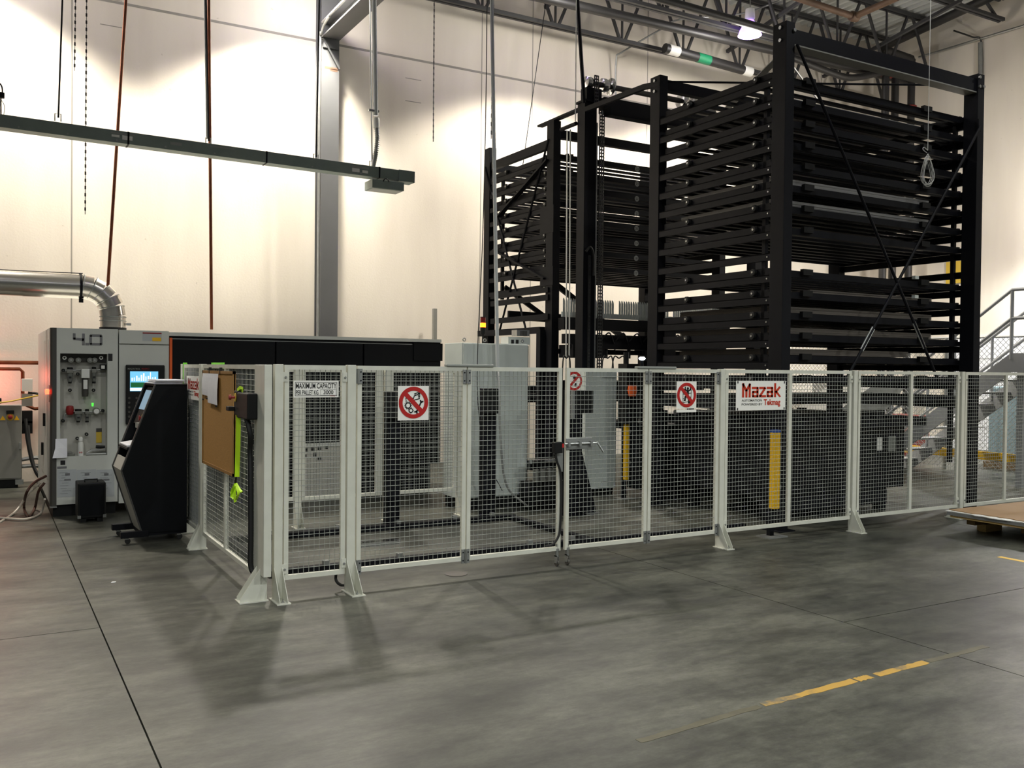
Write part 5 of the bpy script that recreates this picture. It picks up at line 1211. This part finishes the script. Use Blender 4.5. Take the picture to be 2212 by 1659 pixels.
# cross rods on the front face with turnbuckles
yx = YA-0.03
def xrod(p, q, t, f, name='cross_rod', r=0.018):
    MB().tube([p, q], r, 7).build(name, 'black_steel', t, True)
    a_, b_ = Vector(p).lerp(Vector(q), f), Vector(p).lerp(Vector(q), f+0.08)
    d = (b_-a_).normalized(); n_ = d.cross(Vector((0, 1, 0))).normalized()*0.022
    MB().tube([a_+n_, b_+n_], 0.009, 6).tube([a_-n_, b_-n_], 0.009, 6).build('turnbuckle', 'galv_dull', t, True)
xrod((X0+PW, yx, 5.45), (on(2030, 830, 'y', yx)), FR, 0.80)
xrod((X1+0.02, yx, on(2104, 270, 'y', yx).z), on(1822, 830, 'y', yx), FR, 0.80)
B(X1-0.02, X1+0.04, yx, YA, 4.95, 5.1).build('rod_lug', 'black_steel', FR)
MB().bar((X0+PW+0.1, YA+0.12, 5.45), on(1800, 185, 'y', YA+0.35), 0.09, 0.02).build('plan_brace', 'fence_paint', FR) if False else MB().bar((X0+PW+0.05, YA+0.2, 5.44), (X0+1.2, YBk, 5.44), 0.09, 0.012).build('plan_brace', 'elec_grey', FR)
MB().tube([(X0+PW, YBk+0.02, 5.63), (X1, YA+0.22, 5.60)], 0.014, 6).build('plan_rod', 'black_steel', FR); MB().tube([(X0+PW, YA+0.2, 5.44), (X1, YBk, 5.44)], 0.012, 6).build('plan_rod', 'galv_dull', FR)
# ---- trays
TY0, TY1 = YA+0.26, YBk-0.06      # tray body
TX0, TX1 = X0+0.055, X1+0.06
def make_tray(y0, y1, z, label, group, plate=None, ext=True):
    t = thing('storage_tray', label, 'tray', ((TX0+TX1)/2, (y0+y1)/2, z), group)
    for x in (TX0, TX1-0.05):
        B(x, x+0.05, y0, y1, z, z+0.085).build('side_beam', 'black_steel', t)
    B(TX0+0.05, TX1-0.05, y0, y0+0.05, z+0.0, z+0.078).build('front_beam', 'black_steel', t)
    B(TX0+0.05, TX1-0.05, y1-0.05, y1, z+0.0, z+0.078).build('rear_beam', 'black_steel', t)
    n = 8; sl = None
    for i in range(n):
        yy = y0+0.05+(y1-y0-0.1)*(i+0.5)/n
        if sl is None: sl = B(TX0+0.05, TX1-0.05, yy-0.035, yy+0.035, z+0.02, z+0.05).build('slat', 'black_steel', t); y_first = yy
        else: inst(sl, (0, yy-y_first, 0), t)
    for yy in (y0+0.24, y1-0.48):
        for x, s in ((TX0, -1), (TX1, 1)):
            B(x-0.012 if s < 0 else x, x if s < 0 else x+0.012, yy-0.06, yy+0.075, z+0.005, z+0.075).build('wheel_bracket', 'black_steel', t)
            w_ = MB().lathe([(0.016, -0.05), (0.037, -0.048), (0.040, -0.03), (0.040, -0.012)] if s < 0 else [(0.040, 0.012), (0.040, 0.03), (0.037, 0.048), (0.016, 0.05)], (x, yy-0.02, z+0.05), 'x', 14).build('wheel', 'rubber', t, True)
            MB().lathe([(0.013, -0.055), (0.013, -0.05)] if s < 0 else [(0.013, 0.05), (0.013, 0.055)], (x, yy-0.02, z+0.05), 'x', 8).build('axle_cap', 'galv', t)
    if ext:
        x = TX1-0.05
        for xx in (TX0, TX1-0.05): B(xx, xx+0.05, y0-0.22, y0, z, z+0.06).build('end_horn', 'black_steel', t)
        for xx in (TX0+0.5, TX1-0.85): B(xx, xx+0.16, y0-0.05, y0, z+0.03, z+0.10).build('stop_block', 'black_plastic', t)
    return t
first = None
FT = []
for k in range(0, 16):
    if k in (8,): continue
    z = ZL[k]+RH
    if first is None:
        first = make_tray(TY0, TY1, z, 'black steel storage tray on the rails of the front rack', 'trays in the front rack'); fz = z; FT.append(first)
    else:
        FT.append(copy_tree(first, first.location+Vector((0, 0, z-fz))))
    lab_ = {0: 'topmost black storage tray of the front rack', 1: 'front rack tray carrying the thin pack of bright sheets', 5: 'front rack tray under the upper thick pack of grey sheets', 6: 'front rack tray under the lower thick pack of grey sheets', 7: 'bare front rack tray just above the empty rack level', 9: 'bare front rack tray just below the empty rack level', 10: 'front rack tray under the short brownish sheet pack', 11: 'front rack tray under the tall brownish sheet pack', 12: 'front rack tray under the brownish pack second from the fence top', 13: 'front rack tray level with the fence top', 14: 'front rack tray just below the fence top, behind the mesh', 15: 'lowest front rack tray, close above the transfer table'}.get(k)
    if lab_: FT[-1]['label'] = lab_
    else: FT[-1]['label'] = 'bare tray between the thin bright pack and the thick grey packs'
rf = None
for k in range(8):
    z = ZL[k]+RH; num = 24-k
    if rf is None: rf = make_tray(YR1+0.05, YR2-0.06, z, '', 'numbered trays in the rear rack', ext=False); t = rf; rz = z
    else: t = copy_tree(rf, rf.location+Vector((0, 0, z-rz)))
    t['label'] = 'black tray with number plate %s in the rear rack' % {17: 'seventeen', 18: 'eighteen', 19: 'nineteen', 20: 'twenty', 21: 'twenty-one', 22: 'twenty-two', 23: 'twenty-three', 24: 'twenty-four'}[num]
    t['_n'] = num
for t in [o for o in COL.objects if o.get('_n')]:
    num = t['_n']; del t['_n']
    z = t.location.z; xx = ox(1375, 480, YR1+0.05); yy = YR1+0.05
    pl_ = MB().lathe([(0.045, -0.004), (0.045, 0)], (xx, yy, z+0.02), 'y', 18).build('number_plate', 'grey_label', t)
    text_fit(str(num), xx-0.028, xx+0.028, z, z+0.04, 'y', yy-0.006, 'ink_black', pl_, bold=0.01)
    for xq in (TX0+0.20, TX0+0.28): B(xq, xq+0.04, yy-0.05, yy, z+0.02, z+0.09).build('catch', 'black_plastic', t)
# ---- sheet packs on the front trays
def pack(k, x0, x1, n, m, label, th=0.006, y0=TY0+0.06, y1=TY1-0.2):
    z = ZL[k]+RH+0.086
    t = thing('sheet_pack', label, 'metal sheets', ((x0+x1)/2, (y0+y1)/2, z))
    o = None
    for i in range(n):
        d = random.uniform(-0.006, 0.006)
        B(x0+d, x1+d, y0+d, y1, z+i*th, z+i*th+th*0.82).build('sheet', m, t)
    return t
def xfit(u, k): return ox(u, 500, TY0)
pack(1, TX0+0.12, xfit(2012, 1), 3, 'sheet_steel', 'thin pack of bright sheets on the second tray from the top', 0.008)
pack(5, TX0+0.12, xfit(2014, 5), 9, 'sheet_steel', 'thick pack of grey metal sheets on the upper of two loaded trays', 0.008)
pack(6, TX0+0.12, xfit(2014, 6), 9, 'sheet_steel', 'thick pack of grey metal sheets on the lower of two loaded trays', 0.008)
pack(10, xfit(1760, 10), xfit(2024, 10), 5, 'sheet_brown', 'brownish sheet pack two trays below the empty rack level', 0.008)
pack(11, TX0+0.12, xfit(2024, 11), 8, 'sheet_brown', 'tall brownish sheet pack in the lower half of the front rack', 0.009)
pack(12, TX0+0.12, xfit(2024, 12), 8, 'sheet_brown', 'brownish sheet pack second from lowest visible over the fence', 0.009)
pack(13, TX0+0.12, xfit(1975, 13), 8, 'sheet_brown', 'brownish sheet pack just above the fence top', 0.009)
for k_, k in enumerate((9, 10)):
    xx = ox(1976, 560, TY0); z = ZL[k]+RH+0.10
    tag(B(xx-0.05, xx+0.02, TY0-0.05, TY0, z, z+0.04).build('tray_tag', 'cab_grey'), ('pale tag block on the tray under the empty level', 'pale tag block on the second tray under the empty level')[k_], 'tag')

# ---- lower transfer machinery (dark) under the racks
t = thing('transfer_table', 'dark steel transfer table under the front rack behind the fence', 'machine', (9.0, 8.6, 0))
B(X0+0.3, 10.5, YA+0.5, YBk-0.1, 0.30, 1.10).build('body', 'black_paint', t)
B(X0+0.2, 10.75, YA+0.35, YBk, 1.10, 1.22).build('deck', 'black_steel', t)
for i in range(9): B(X0+0.3+0.24*i, X0+0.42+0.24*i, YA+0.30, YBk, 1.22, 1.26).build('roller_bar', 'black_steel', t)
for xx in (X0+0.4, 9.0, 10.1):
    for yy in (YA+0.55, YBk-0.3): B(xx, xx+0.12, yy, yy+0.12, 0, 0.42).build('leg', 'black_steel', t)
B(X0+0.3, 10.2, YA+0.52, YA+0.6, 0.10, 0.28).build('lower_beam', 'black_steel', t)
p = on(1895, 960, 'y', YA+0.49)
B(p.x, p.x+0.10, YA+0.49, YA+0.5, p.z-0.08, p.z+0.09).build('label_plate', 'white_label', t); B(p.x+0.22, p.x+0.36, YA+0.49, YA+0.5, p.z-0.1, p.z+0.1).build('label_plate', 'grey_label', t)
t = thing('lift_table', 'dark lift carriage machinery between the front and rear racks', 'machine', (9.3, 10.4, 0))
B(X0+0.25, X1, 9.95, 10.5, 0.12, 0.95).build('frame', 'black_paint', t)
B(X0+0.25, X1, 9.85, 11.2, 0.95, 1.05).build('deck', 'black_steel', t)
for i in range(10): B(X0+0.3+0.3*i, X0+0.4+0.3*i, 9.8, 9.9, 1.05, 1.25).build('clamp_block', 'black_steel', t)
B(X0+0.25, X1, 9.84, 9.94, 0.0, 0.12).build('kick_beam', 'black_steel', t)
B(8.95, 9.5, 9.9, 9.95, 0.5, 0.75).build('orange_motor', 'rusty_pipe', t)
for u, v in ((1437, 1000), (1470, 1004)):
    p = on(u, v, 'y', 9.93); B(p.x-0.05, p.x+0.08, 9.92, 9.95, p.z-0.02, p.z+0.02).build('steel_bracket', 'chrome', t)
t = thing('rear_conveyor', 'dark conveyor frame below the rear rack', 'conveyor', (9.4, 12.9, 0))
B(X0+0.25, X1-0.1, YR1+0.25, YR1+0.35, 1.45, 1.62).build('side_frame', 'black_steel', t)
B(X0+0.25, X1-0.1, YR2-0.3, YR2-0.2, 1.2, 1.5).build('side_frame', 'black_steel', t)
for i in range(8): B(X0+0.4+0.4*i, X0+0.5+0.4*i, YR1+0.3, YR2-0.3, 1.3, 1.38).build('cross_bar', 'black_steel', t)
for xx in (X0+0.4, X1-0.4):
    for yy in (YR1+0.28, YR2-0.3): B(xx, xx+0.1, yy, yy+0.08, 0, 1.45).build('leg', 'black_steel', t)

# ---- lift mast between the racks
YMst = 11.30
t = thing('lift_mast', 'black lift mast with roller chain, drive shaft and chrome bearings', 'lift', (X0+0.1, YMst, 0)); LM = t
mx1 = X0+0.215
B(X0, mx1, YMst, YMst+0.2, 0.012, 5.78).build('mast_column', 'black_steel', t, False, 0.004)
B(X0-0.06, mx1+0.06, YMst-0.06, YMst+0.26, 0, 0.012).build('base_plate', 'black_steel', t)
B(X1, X1+0.2, YMst, YMst+0.2, 0.012, 5.78).build('mast_column', 'black_steel', t, False, 0.004)
B(mx1, mx1+0.035, YMst+0.02, YMst+0.08, 0.3, 5.5).build('guide_rail', 'galv_dull', t)
B(X0-0.02, mx1+0.03, YMst-0.03, YMst+0.23, 5.78, 5.81).build('cap_plate', 'black_steel', t)
B(X0+0.03, X0+0.30, YMst+0.0, YMst+0.16, 5.81, 6.00).build('bearing_block', 'black_steel', t)
zs_ = oz(1330, 190, YMst+0.05)
for xx, r1 in ((X0+0.10, 0.085), (X0+0.38, 0.10), (9.62, 0.11), (9.85, 0.09)):
    MB().lathe([(0.03, -0.07), (r1, -0.06), (r1*1.05, 0.0), (r1*0.9, 0.05), (0.05, 0.07)], (xx, YMst+0.05, zs_), 'x', 20).build('bearing', 'chrome', t, True)
MB().lathe([(0.12, -0.012), (0.13, -0.006), (0.13, 0.006), (0.12, 0.012)], (X0+0.50, YMst+0.05, zs_), 'x', 20).build('coupling_flange', 'chrome', t, True)
MB().tube([(X0+0.05, YMst+0.05, zs_), (X1+0.2, YMst+0.05, zs_)], 0.042, 14).build('drive_shaft', 'tyre_grey', t, True)
B(mx1+0.1, X1, YMst-0.05, YMst+0.10, 5.66, 5.88).build('cross_beam', 'black_paint', t)
B(mx1+0.1, X1, YMst-0.20, YMst-0.05, 5.58, 5.70).build('cross_beam', 'black_paint', t)
MB().prism([(9.1, 5.5), (9.7, 5.62), (10.4, 5.6), (10.4, 5.36), (9.1, 5.36)], 'y', YMst-0.5, YMst-0.2).build('drive_guard', 'black_paint', t)
B(9.75, 10.2, YMst-0.1, YMst+0.2, 5.90, 6.06).build('gear_motor', 'ali_cast', t, False, 0.02)
def roller_chain(x, y, z0, z1, t, w=0.045):
    mb = MB(); z = z0; pit = 0.05
    while z < z1:
        mb.box(x-w/2, x-w/2+0.008, y-0.012, y+0.012, z, z+0.042).box(x+w/2-0.008, x+w/2, y-0.012, y+0.012, z, z+0.042).box(x-0.004, x+0.004, y-0.012, y+0.012, z, z+0.042)
        mb.box(x-w/2, x+w/2, y-0.008, y+0.008, z+0.032, z+0.05); z += pit
    return stuff(mb.build('roller_chain', 'chain_steel', t))
xch = ox(1299, 400, YMst-0.02); roller_chain(xch, YMst-0.02, 1.0, 5.62, t, 0.085)
roller_chain(X0+0.18, YMst-0.03, zs_-0.35, zs_+0.09, t, 0.075)
roller_chain(X0+0.10, YMst-0.012, 1.0, 3.45, t, 0.04)
MB().lathe([(0.02, -0.03), (0.03, 0.03)], (xch, YMst-0.02, 5.64), 'z', 8).build('chain_anchor', 'chrome', t, True)
MB().tube(smooth_path([(X0+0.03, YMst-0.02, 3.55), (X0+0.10, YMst-0.03, 3.62), (X0+0.16, YMst-0.03, 3.5), (X0+0.16, YMst-0.03, 3.2)], 5), 0.02, 6).build('energy_hose', 'rubber', t, True)
pu = on(1222, 276, 'x', X0-0.02)
MB().tube([(X0-0.02, YMst+0.2, pu.z), (X0-0.02, YMst+0.62, pu.z)], 0.03, 10).build('pulley_arm', 'black_steel', t, True)
for u, v in ((1225, 282), (1232, 280)):
    p = on(u, v, 'x', X0-0.02); q = on(u-2.5, 815, 'x', X0-0.02); MB().tube([p, q], 0.010, 6).build('lift_cable', 'white_label', t)
# ---- rear rack end bracing and lower beams on the side face
xz = X0-0.005
S = lambda u, v: on(u, v, 'x', xz)
for a_, b_, wd in (((1184, 345), (1077, 468), 0.09), ((1068, 540+0), (1178, 602), 0.09)):
    MB().bar(S(*a_), S(*b_), 0.03, wd, (1, 0, 0)).build('diagonal_brace', 'black_steel', RR)
MB().tube([S(1048, 362), S(1135, 708)], 0.02, 6).build('brace_rod', 'black_steel', RR); MB().tube([S(1185, 300), S(1080, 712)], 0.02, 6).build('brace_rod', 'black_steel', RR)
for v0, v1, hh in ((641, 627, 0.075), (657, 642, 0.09), (696, 682, 0.09)):
    p, q = S(1062, v0), S(1186, v1); MB().bar((xz, p.y, (p.z+q.z)/2), (xz, q.y, (p.z+q.z)/2), 0.05, hh).build('side_beam', 'black_steel', RR)
p, q = S(1040, 722), S(1175, 713); MB().bar((xz-0.03, p.y, q.z), (xz-0.03, q.y, q.z), 0.10, 0.10).build('portal_beam', 'black_steel', RR)
B(xz-0.09, xz+0.02, S(1173, 720).y-0.06, S(1173, 720).y+0.06, 0.0, S(1173, 712).z).build('portal_leg', 'black_steel', RR)
B(X0-0.004, X0, YR1-0.02, YR1+PD+0.16, 3.12, 3.42).build('gusset_plate', 'black_steel', RR); B(X0-0.004, X0, YR1-0.02, YR1+PD+0.18, 3.95, 4.38).build('gusset_plate', 'black_steel', RR)
MB().bar((X0+0.3, YR2-0.05, 3.25), (X0+1.5, YR2-0.05, 2.55), 0.05, 0.08).build('diagonal_brace', 'black_steel', RR)
MB().bar((9.1, YR2-0.05, 3.35), (11.0, YR2-0.05, 2.2), 0.06, 0.10).build('diagonal_brace', 'black_steel', RR)
MB().bar((X0+0.35, YR2-0.1, 2.75), (9.6, YR2-0.1, 2.72), 0.06, 0.16).build('back_beam', 'black_steel', RR)

# ---- comb unit: row of bright fins over a dark carriage
yc_ = 12.0
t = thing('fin_carriage', 'row of upright bright metal fins on the lift fork carriage', 'comb unit', (8.9, yc_, 2.5))
zf0, zf1 = oz(1215, 684, yc_), oz(1215, 643, yc_)
mb = MB().prism([(0, zf0), (0.037, zf0), (0.037, zf1-0.05), (0.022, zf1-0.01), (0.004, zf1), (0.0, zf1-0.02)], 'y', yc_, yc_+0.004)
me = bpy.data.meshes.new('fin'); o0 = wl(t); me.from_pydata([(v[0], v[1]-o0.y, v[2]-o0.z) for v in mb.v], [], mb.f); me.materials.append(MATS['fin_metal'])
x = ox(1216, 660, yc_); k = 0
while x < X1-0.05:
    if not (21 <= k % 24 <= 22):
        o = bpy.data.objects.new('fin', me); COL.objects.link(o); o.parent = t; o.location = (x-o0.x, 0, 0); o.rotation_euler = (0, 0, -0.12)
    x += 0.047; k += 1
B(ox(1216, 660, yc_), X1-0.05, yc_+0.03, yc_+0.05, zf0, zf0+0.08).build('fin_base', 'fin_metal', t)
B(X0+0.05, X1, yc_-0.12, yc_+0.05, zf0-0.20, zf0-0.02).build('carriage_beam', 'black_steel', t)
B(X0+0.05, X1, yc_-0.20, yc_-0.05, zf0-0.42, zf0-0.27).build('carriage_beam', 'black_steel', t)
t = thing('gripper_frame', 'dark gripper frame with hoses hanging under the fin carriage', 'gripper', (9.0, 11.9, 1.95))
for a_ in ((X0+0.1, X1-0.2, 11.75, 11.85, 2.12, 2.2), (X0+0.1, X1-0.2, 12.05, 12.12, 2.04, 2.12), (9.35, 9.75, 11.6, 11.9, 2.0, 2.42), (X0+0.1, X0+0.7, 11.7, 12.1, 1.98, 2.18)): B(*a_).build('frame_bar', 'black_steel', t)
for k in range(7):
    xx = 8.4+0.28*k; MB().tube(smooth_path([(xx, 11.8, 2.25), (xx+0.12, 11.75, 2.38), (xx+0.25, 11.8, 2.22), (xx+0.32, 11.85, 2.06)], 5), 0.012, 6).build('air_hose', 'rubber', t, True)
for k in range(5): MB().tube([(8.5+0.45*k, 11.8, 1.98), (8.5+0.45*k, 11.8, 2.12)], 0.03, 8).build('suction_cup', 'rubber', t, True)
MB().bar((9.35, 12.0, 2.0), (9.85, 12.0, 1.5), 0.05, 0.07).build('strut', 'black_steel', t)
# cables arching over the fence top
for k_, (u0, u1, v, lab) in enumerate(((1215, 1232, 776, 'black cable arc beside the lift cables'), (1300, 1325, 776, 'black cable arc right of the mast chain'), (1322, 1352, 776, 'thin black cable arc over the gripper base'))):
    yy = 10.6+0.2*k_; a_, b_ = on(u0, 800, 'y', yy), on(u1, 800, 'y', yy); m_ = on((u0+u1)/2, v-2, 'y', yy)
    tag(MB().tube(smooth_path([(a_.x, yy, 0.01), a_, m_, b_, (b_.x, yy, 0.01)], 6), 0.010, 6).build('cable_arc', 'rubber', None, True), lab, 'cable')
t = thing('work_light', 'small bright white work light glowing by the rack post', 'lamp', on(1387, 790, 'y', 10.4))
p = on(1387, 774, 'y', 10.4); MB().lathe([(0.0, -0.03), (0.04, -0.02), (0.05, 0.0), (0.03, 0.02)], p, 'z', 14).build('bulb', 'task_lamp', t, True); MB().tube([(p.x, 10.4, p.z-0.03), (p.x, 10.4, 1.05)], 0.02, 8).build('stand', 'black_steel', t)
t = thing('motor_head', 'black motor head standing on the lift deck', 'motor', on(1360, 795, 'y', 10.2)); p = on(1357, 795, 'y', 10.2)
B(p.x-0.06, p.x+0.14, 10.15, 10.35, 1.05, p.z+0.06).build('housing', 'black_plastic', t); MB().tube([(p.x, 10.25, p.z+0.05), (p.x, 10.25, p.z+0.22)], 0.04, 10).build('motor', 'black_plastic', t, True)
p = on(1358, 843, 'y', 10.2); MB().lathe([(0.05, -0.08), (0.07, 0.0), (0.06, 0.07)], (p.x, 10.12, p.z), 'z', 12).build('orange_cap', 'orange_paint', t, True)

# ================================================================= RIGHT BACKGROUND
# stairs rising towards the viewer along the right wall
XSt = 14.0
S = lambda u, v, x=XSt: on(u, v, 'x', x)
t = thing('metal_stairs', 'grey steel stairs with pipe handrails beyond the rack', 'stairs', (14.5, 9.5, 0))
pA, pB, pC = S(2137, 793), S(2183, 763), S(2240, 763)
slope = (pB.z-pA.z)/(pB.y-pA.y)
slope = -0.72
yL, zL = pB.y, pB.z
y_bot = yL+(zL)/0.72
for x in (XSt, XSt+1.05):
    MB().prism([(yL, zL), (yL, zL-0.32), (y_bot-0.42, 0.0), (y_bot, 0.0)], 'x', x, x+0.03).build('stringer', 'stair_grey', t)
    B(x, x+0.03, 3.0, yL, zL-0.30, zL).build('landing_beam', 'stair_grey', t)
n = 9
for i in range(1, n+1):
    z_ = zL*i/(n+1); y_ = y_bot-z_/0.72; B(XSt+0.03, XSt+1.05, y_-0.25, y_+0.02, z_-0.03, z_).build('tread', 'stair_grey', t)
B(XSt+0.03, XSt+1.05, 3.0, yL, zL-0.05, zL-0.01).build('landing_plate', 'stair_grey', t)
for x in (XSt+0.02, XSt+1.05):
    for h in (1.0, 0.55):
        MB().tube([(x, y_bot-0.2, 0.15+h), (x, yL, zL+h), (x, 3.0, zL+h)], 0.028, 8).build('handrail', 'stair_grey', t, True)
    for y_ in (yL, yL-1.6, yL-3.2): MB().tube([(x, y_, zL-0.1), (x, y_, zL+1.0)], 0.028, 8).build('baluster', 'stair_grey', t, True)
    for f in (0.33, 0.75): y_ = yL+(y_bot-yL)*f; z_ = zL*(1-f); MB().tube([(x, y_, z_-0.1), (x, y_, z_+1.0)], 0.024, 8).build('baluster', 'stair_grey', t, True)
for y_ in (4.0, yL-0.05): B(XSt+0.1, XSt+0.2, y_-0.1, y_, 0, zL-0.3).build('landing_leg', 'stair_grey', t)
# chain link fence
XL = 15.6
t = thing('chain_link_fence', 'chain-link fence with grey posts beyond the stairs', 'fence', (XL, 10, 0))
mb = MB(); z1 = 2.45; y0_, y1_ = 6.0, 15.6; step = 0.10
y_ = y0_-z1
while y_ < y1_:
    for sgn in (1, -1):
        a_, b_ = (y_, 0.05), (y_+z1-0.05, z1)
        if sgn < 0: a_, b_ = (y_+z1-0.05, 0.05), (y_, z1)
        pa_, pb_2 = Vector(a_), Vector(b_); d = pb_2-pa_
        t0, t1 = 0.0, 1.0
        for lim, sg in ((y0_, 1), (y1_, -1)):
            den = d.x
            if abs(den) > 1e-9:
                tt = (lim-pa_.x)/den
                if (den > 0) == (sg > 0): t0 = max(t0, tt)
                else: t1 = min(t1, tt)
        if t1 > t0:
            p, q = pa_+d*t0, pa_+d*t1; mb.wire((XL, p.x, p.y), (XL, q.x, q.y), 0.004)
    y_ += step
stuff(mb.build('chain_link', 'galv_dull', t))
for y_ in (6.0, 8.4, 10.8, 13.2, 15.55): MB().tube([(XL, y_, 0), (XL, y_, z1)], 0.035, 8).build('post', 'galv_dull', t, True)
MB().tube([(XL, y0_, z1), (XL, y1_, z1)], 0.022, 8).build('top_rail', 'galv_dull', t, True)
# things behind the chain link
t = thing('blue_tarp_stack', 'stack wrapped in pale blue sheeting behind the chain-link fence', 'wrapped stack', (17.0, 9.6, 0))
B(16.6, 17.9, 8.4, 10.6, 0.12, 1.55).build('wrap', 'blue_tarp', t, False, 0.04)
B(16.55, 17.95, 8.35, 10.65, 0, 0.12).build('pallet_base', 'pine_dark', t)
t = thing('guard_rail', 'low yellow and black guard rail at the foot of the chain-link fence', 'guard rail', (15.2, 9, 0))
B(15.2, 15.26, 6.0, 12.0, 0.28, 0.42).build('beam', 'yellow_paint', t)
for y_ in (6.2, 8.2, 10.2, 11.8): B(15.26, 15.34, y_, y_+0.1, 0, 0.42).build('post', 'pine_dark', t)
t = thing('sheet_shelf', 'low shelf of stacked grey sheets standing beyond the rack', 'shelf', (13.4, 10.8, 0))
for k in range(7): B(13.0, 13.9-0.03*k, 11.4, 12.4, 0.15+0.11*k, 0.19+0.11*k).build('shelf_sheet', 'sheet_brown' if k % 2 else 'sheet_steel', t)
for xx in (12.94, 13.91):
    for yy in (11.4, 12.35): B(xx, xx+0.05, yy, yy+0.05, 0, 1.0).build('leg', 'black_steel', t)
tag(MB().prism([(12.2, 1.15), (13.4, 1.15), (13.9, 1.55), (13.0, 1.55)], 'y', 10.4, 11.3).build('slanted_cover', 'elec_grey'), 'slanted grey machine cover seen through the fence below the rack', 'cover')
tag(B(12.4, 13.5, 10.5, 11.2, 0.0, 1.15).build('machine_base', 'black_steel'), 'dark machine base under the slanted grey cover', 'machine')
# bright goods door and crates beyond
t = thing('dock_door', 'bright white sectional door panel on the right wall', 'door', (XR-0.05, 12.2, 0))
for k in range(5): B(XR-0.05, XR-0.005, 10.6, 13.6, 0.05+0.52*k, 0.05+0.52*k+0.505).build('door_panel', 'door_white', t)
tag(B(XR-0.03, XR-0.005, on(2045, 590, 'x', XR).y, on(2082, 590, 'x', XR).y, on(2060, 612, 'x', XR).z, on(2060, 565, 'x', XR).z).build('wall_sign', 'yellow_sign'), 'plain yellow rectangular sign on the right wall', 'sign')
tag(B(16.6, 17.4, 12.4, 13.1, 0.0, 0.9).build('red_crate', 'red_fitting', None, False, 0.02), 'dull brown-red crate behind the chain-link fence', 'crate')
tag(B(16.6, 17.8, 13.8, 14.9, 0.0, 1.7).build('grey_crate', 'elec_grey', None, False, 0.02), 'grey boxed crate behind the chain-link fence near the corner', 'crate')

# ---- pallet of sheets on the right
zt_ = 0.25
c0 = on(2038, 1101, 'z', zt_)
px0, py1 = c0.x, c0.y; py0 = py1-1.6; px1 = px0+3.1
t = thing('sheet_pallet', 'low timber pallet carrying flat metal sheets by the fence', 'pallet', ((px0+px1)/2, (py0+py1)/2, 0)); 
for y_ in (py1-0.22, py1-0.85, py1-1.5): B(px0+0.25, px1-0.1, y_, y_+0.10, 0.085, 0.17).build('runner', 'pine_dark', t)
for xx in (px0+0.05, px0+0.9, px0+1.8, px0+2.7): B(xx, xx+0.12, py0+0.05, py1-0.05, 0.17, 0.195).build('deck_board', 'pine', t)
p = on(2130, 1150, 'z', 0)
for xx, yy in ((p.x, p.y), (p.x+1.3, p.y), (p.x+0.05, p.y+0.75 if p.y+0.75 < py1 else py1-0.2)): B(xx, xx+0.30, yy, yy+0.09, 0.0, 0.085).build('block', 'pine', t)
t = thing('kraft_sheets', 'stack of kraft-covered flat sheets with ragged white edge on the pallet', 'sheets', ((px0+px1)/2, (py0+py1)/2, 0.195))
for k in range(3): B(px0+0.03, px1-0.02*k, py0+0.02, py1-0.02, 0.195+0.012*k, 0.206+0.012*k).build('sheet', 'sheet_steel', t)
def ragged(z, th, amp, inset, m, name):
    o = []; N = 26
    for i in range(N+1): o.append((px0+inset+random.uniform(0, amp), py1-(py1-py0)*i/N))
    for i in range(1, N): o.append((px0+(px1-px0)*i/N, py0))
    o.append((px1, py0)); o.append((px1, py1))
    for i in range(N-1, 0, -1): o.append((px0+(px1-px0)*i/N, py1+random.uniform(-amp*0.5, 0)))
    return MB().prism(o, 'z', z, z+th).build(name, m, t)
ragged(0.232, 0.008, 0.06, -0.01, 'poly_white', 'white_liner'); ragged(0.241, 0.007, 0.05, 0.06, 'kraft', 'kraft_top')
# ---- floor lines
wl_ = on(1650, 1523, 'z', 0).y
mat('faint_yellow', (88, 84, 66), 0.55, var=0.25, scale=9)
for u0, v0, u1, v1, m_, lab in ((1380, 1602, 1640, 1526, 'faint_yellow', 'faintest rubbed-out start of the yellow floor line'), (1648, 1523, 1846, 1470, 'worn_yellow', 'longest worn stretch of yellow floor line'), (1850, 1469, 1879, 1461, 'worn_yellow', 'short square dab of yellow floor line between two stretches'), (1892, 1458, 2000, 1430, 'worn_yellow', 'worn yellow stretch of floor line ending before the slab joint'), (2004, 1429, 2130, 1396, 'faint_yellow', 'faint yellow floor line crossing the slab joint')):
    a_, b_ = on(u0, v0, 'z', 0), on(u1, v1, 'z', 0); hw = 0.034 if m_ == 'worn_yellow' else 0.03
    o_ = []
    for i in range(15): o_.append((a_.x+(b_.x-a_.x)*i/14, a_.y+(b_.y-a_.y)*i/14-hw+random.uniform(0, 0.012)))
    for i in range(14, -1, -1): o_.append((a_.x+(b_.x-a_.x)*i/14, a_.y+(b_.y-a_.y)*i/14+hw-random.uniform(0, 0.012)))
    tag(MB().prism(o_, 'z', 0.0, 0.0015).build('floor_line', m_), lab, 'floor marking')
p = on(2156, 1203, 'z', 0); tag(B(p.x-0.02, p.x+0.05, p.y-3.0, p.y, 0.0, 0.0015).build('floor_line', 'yellow_paint'), 'bright yellow floor line near the pallet of sheets', 'floor marking')
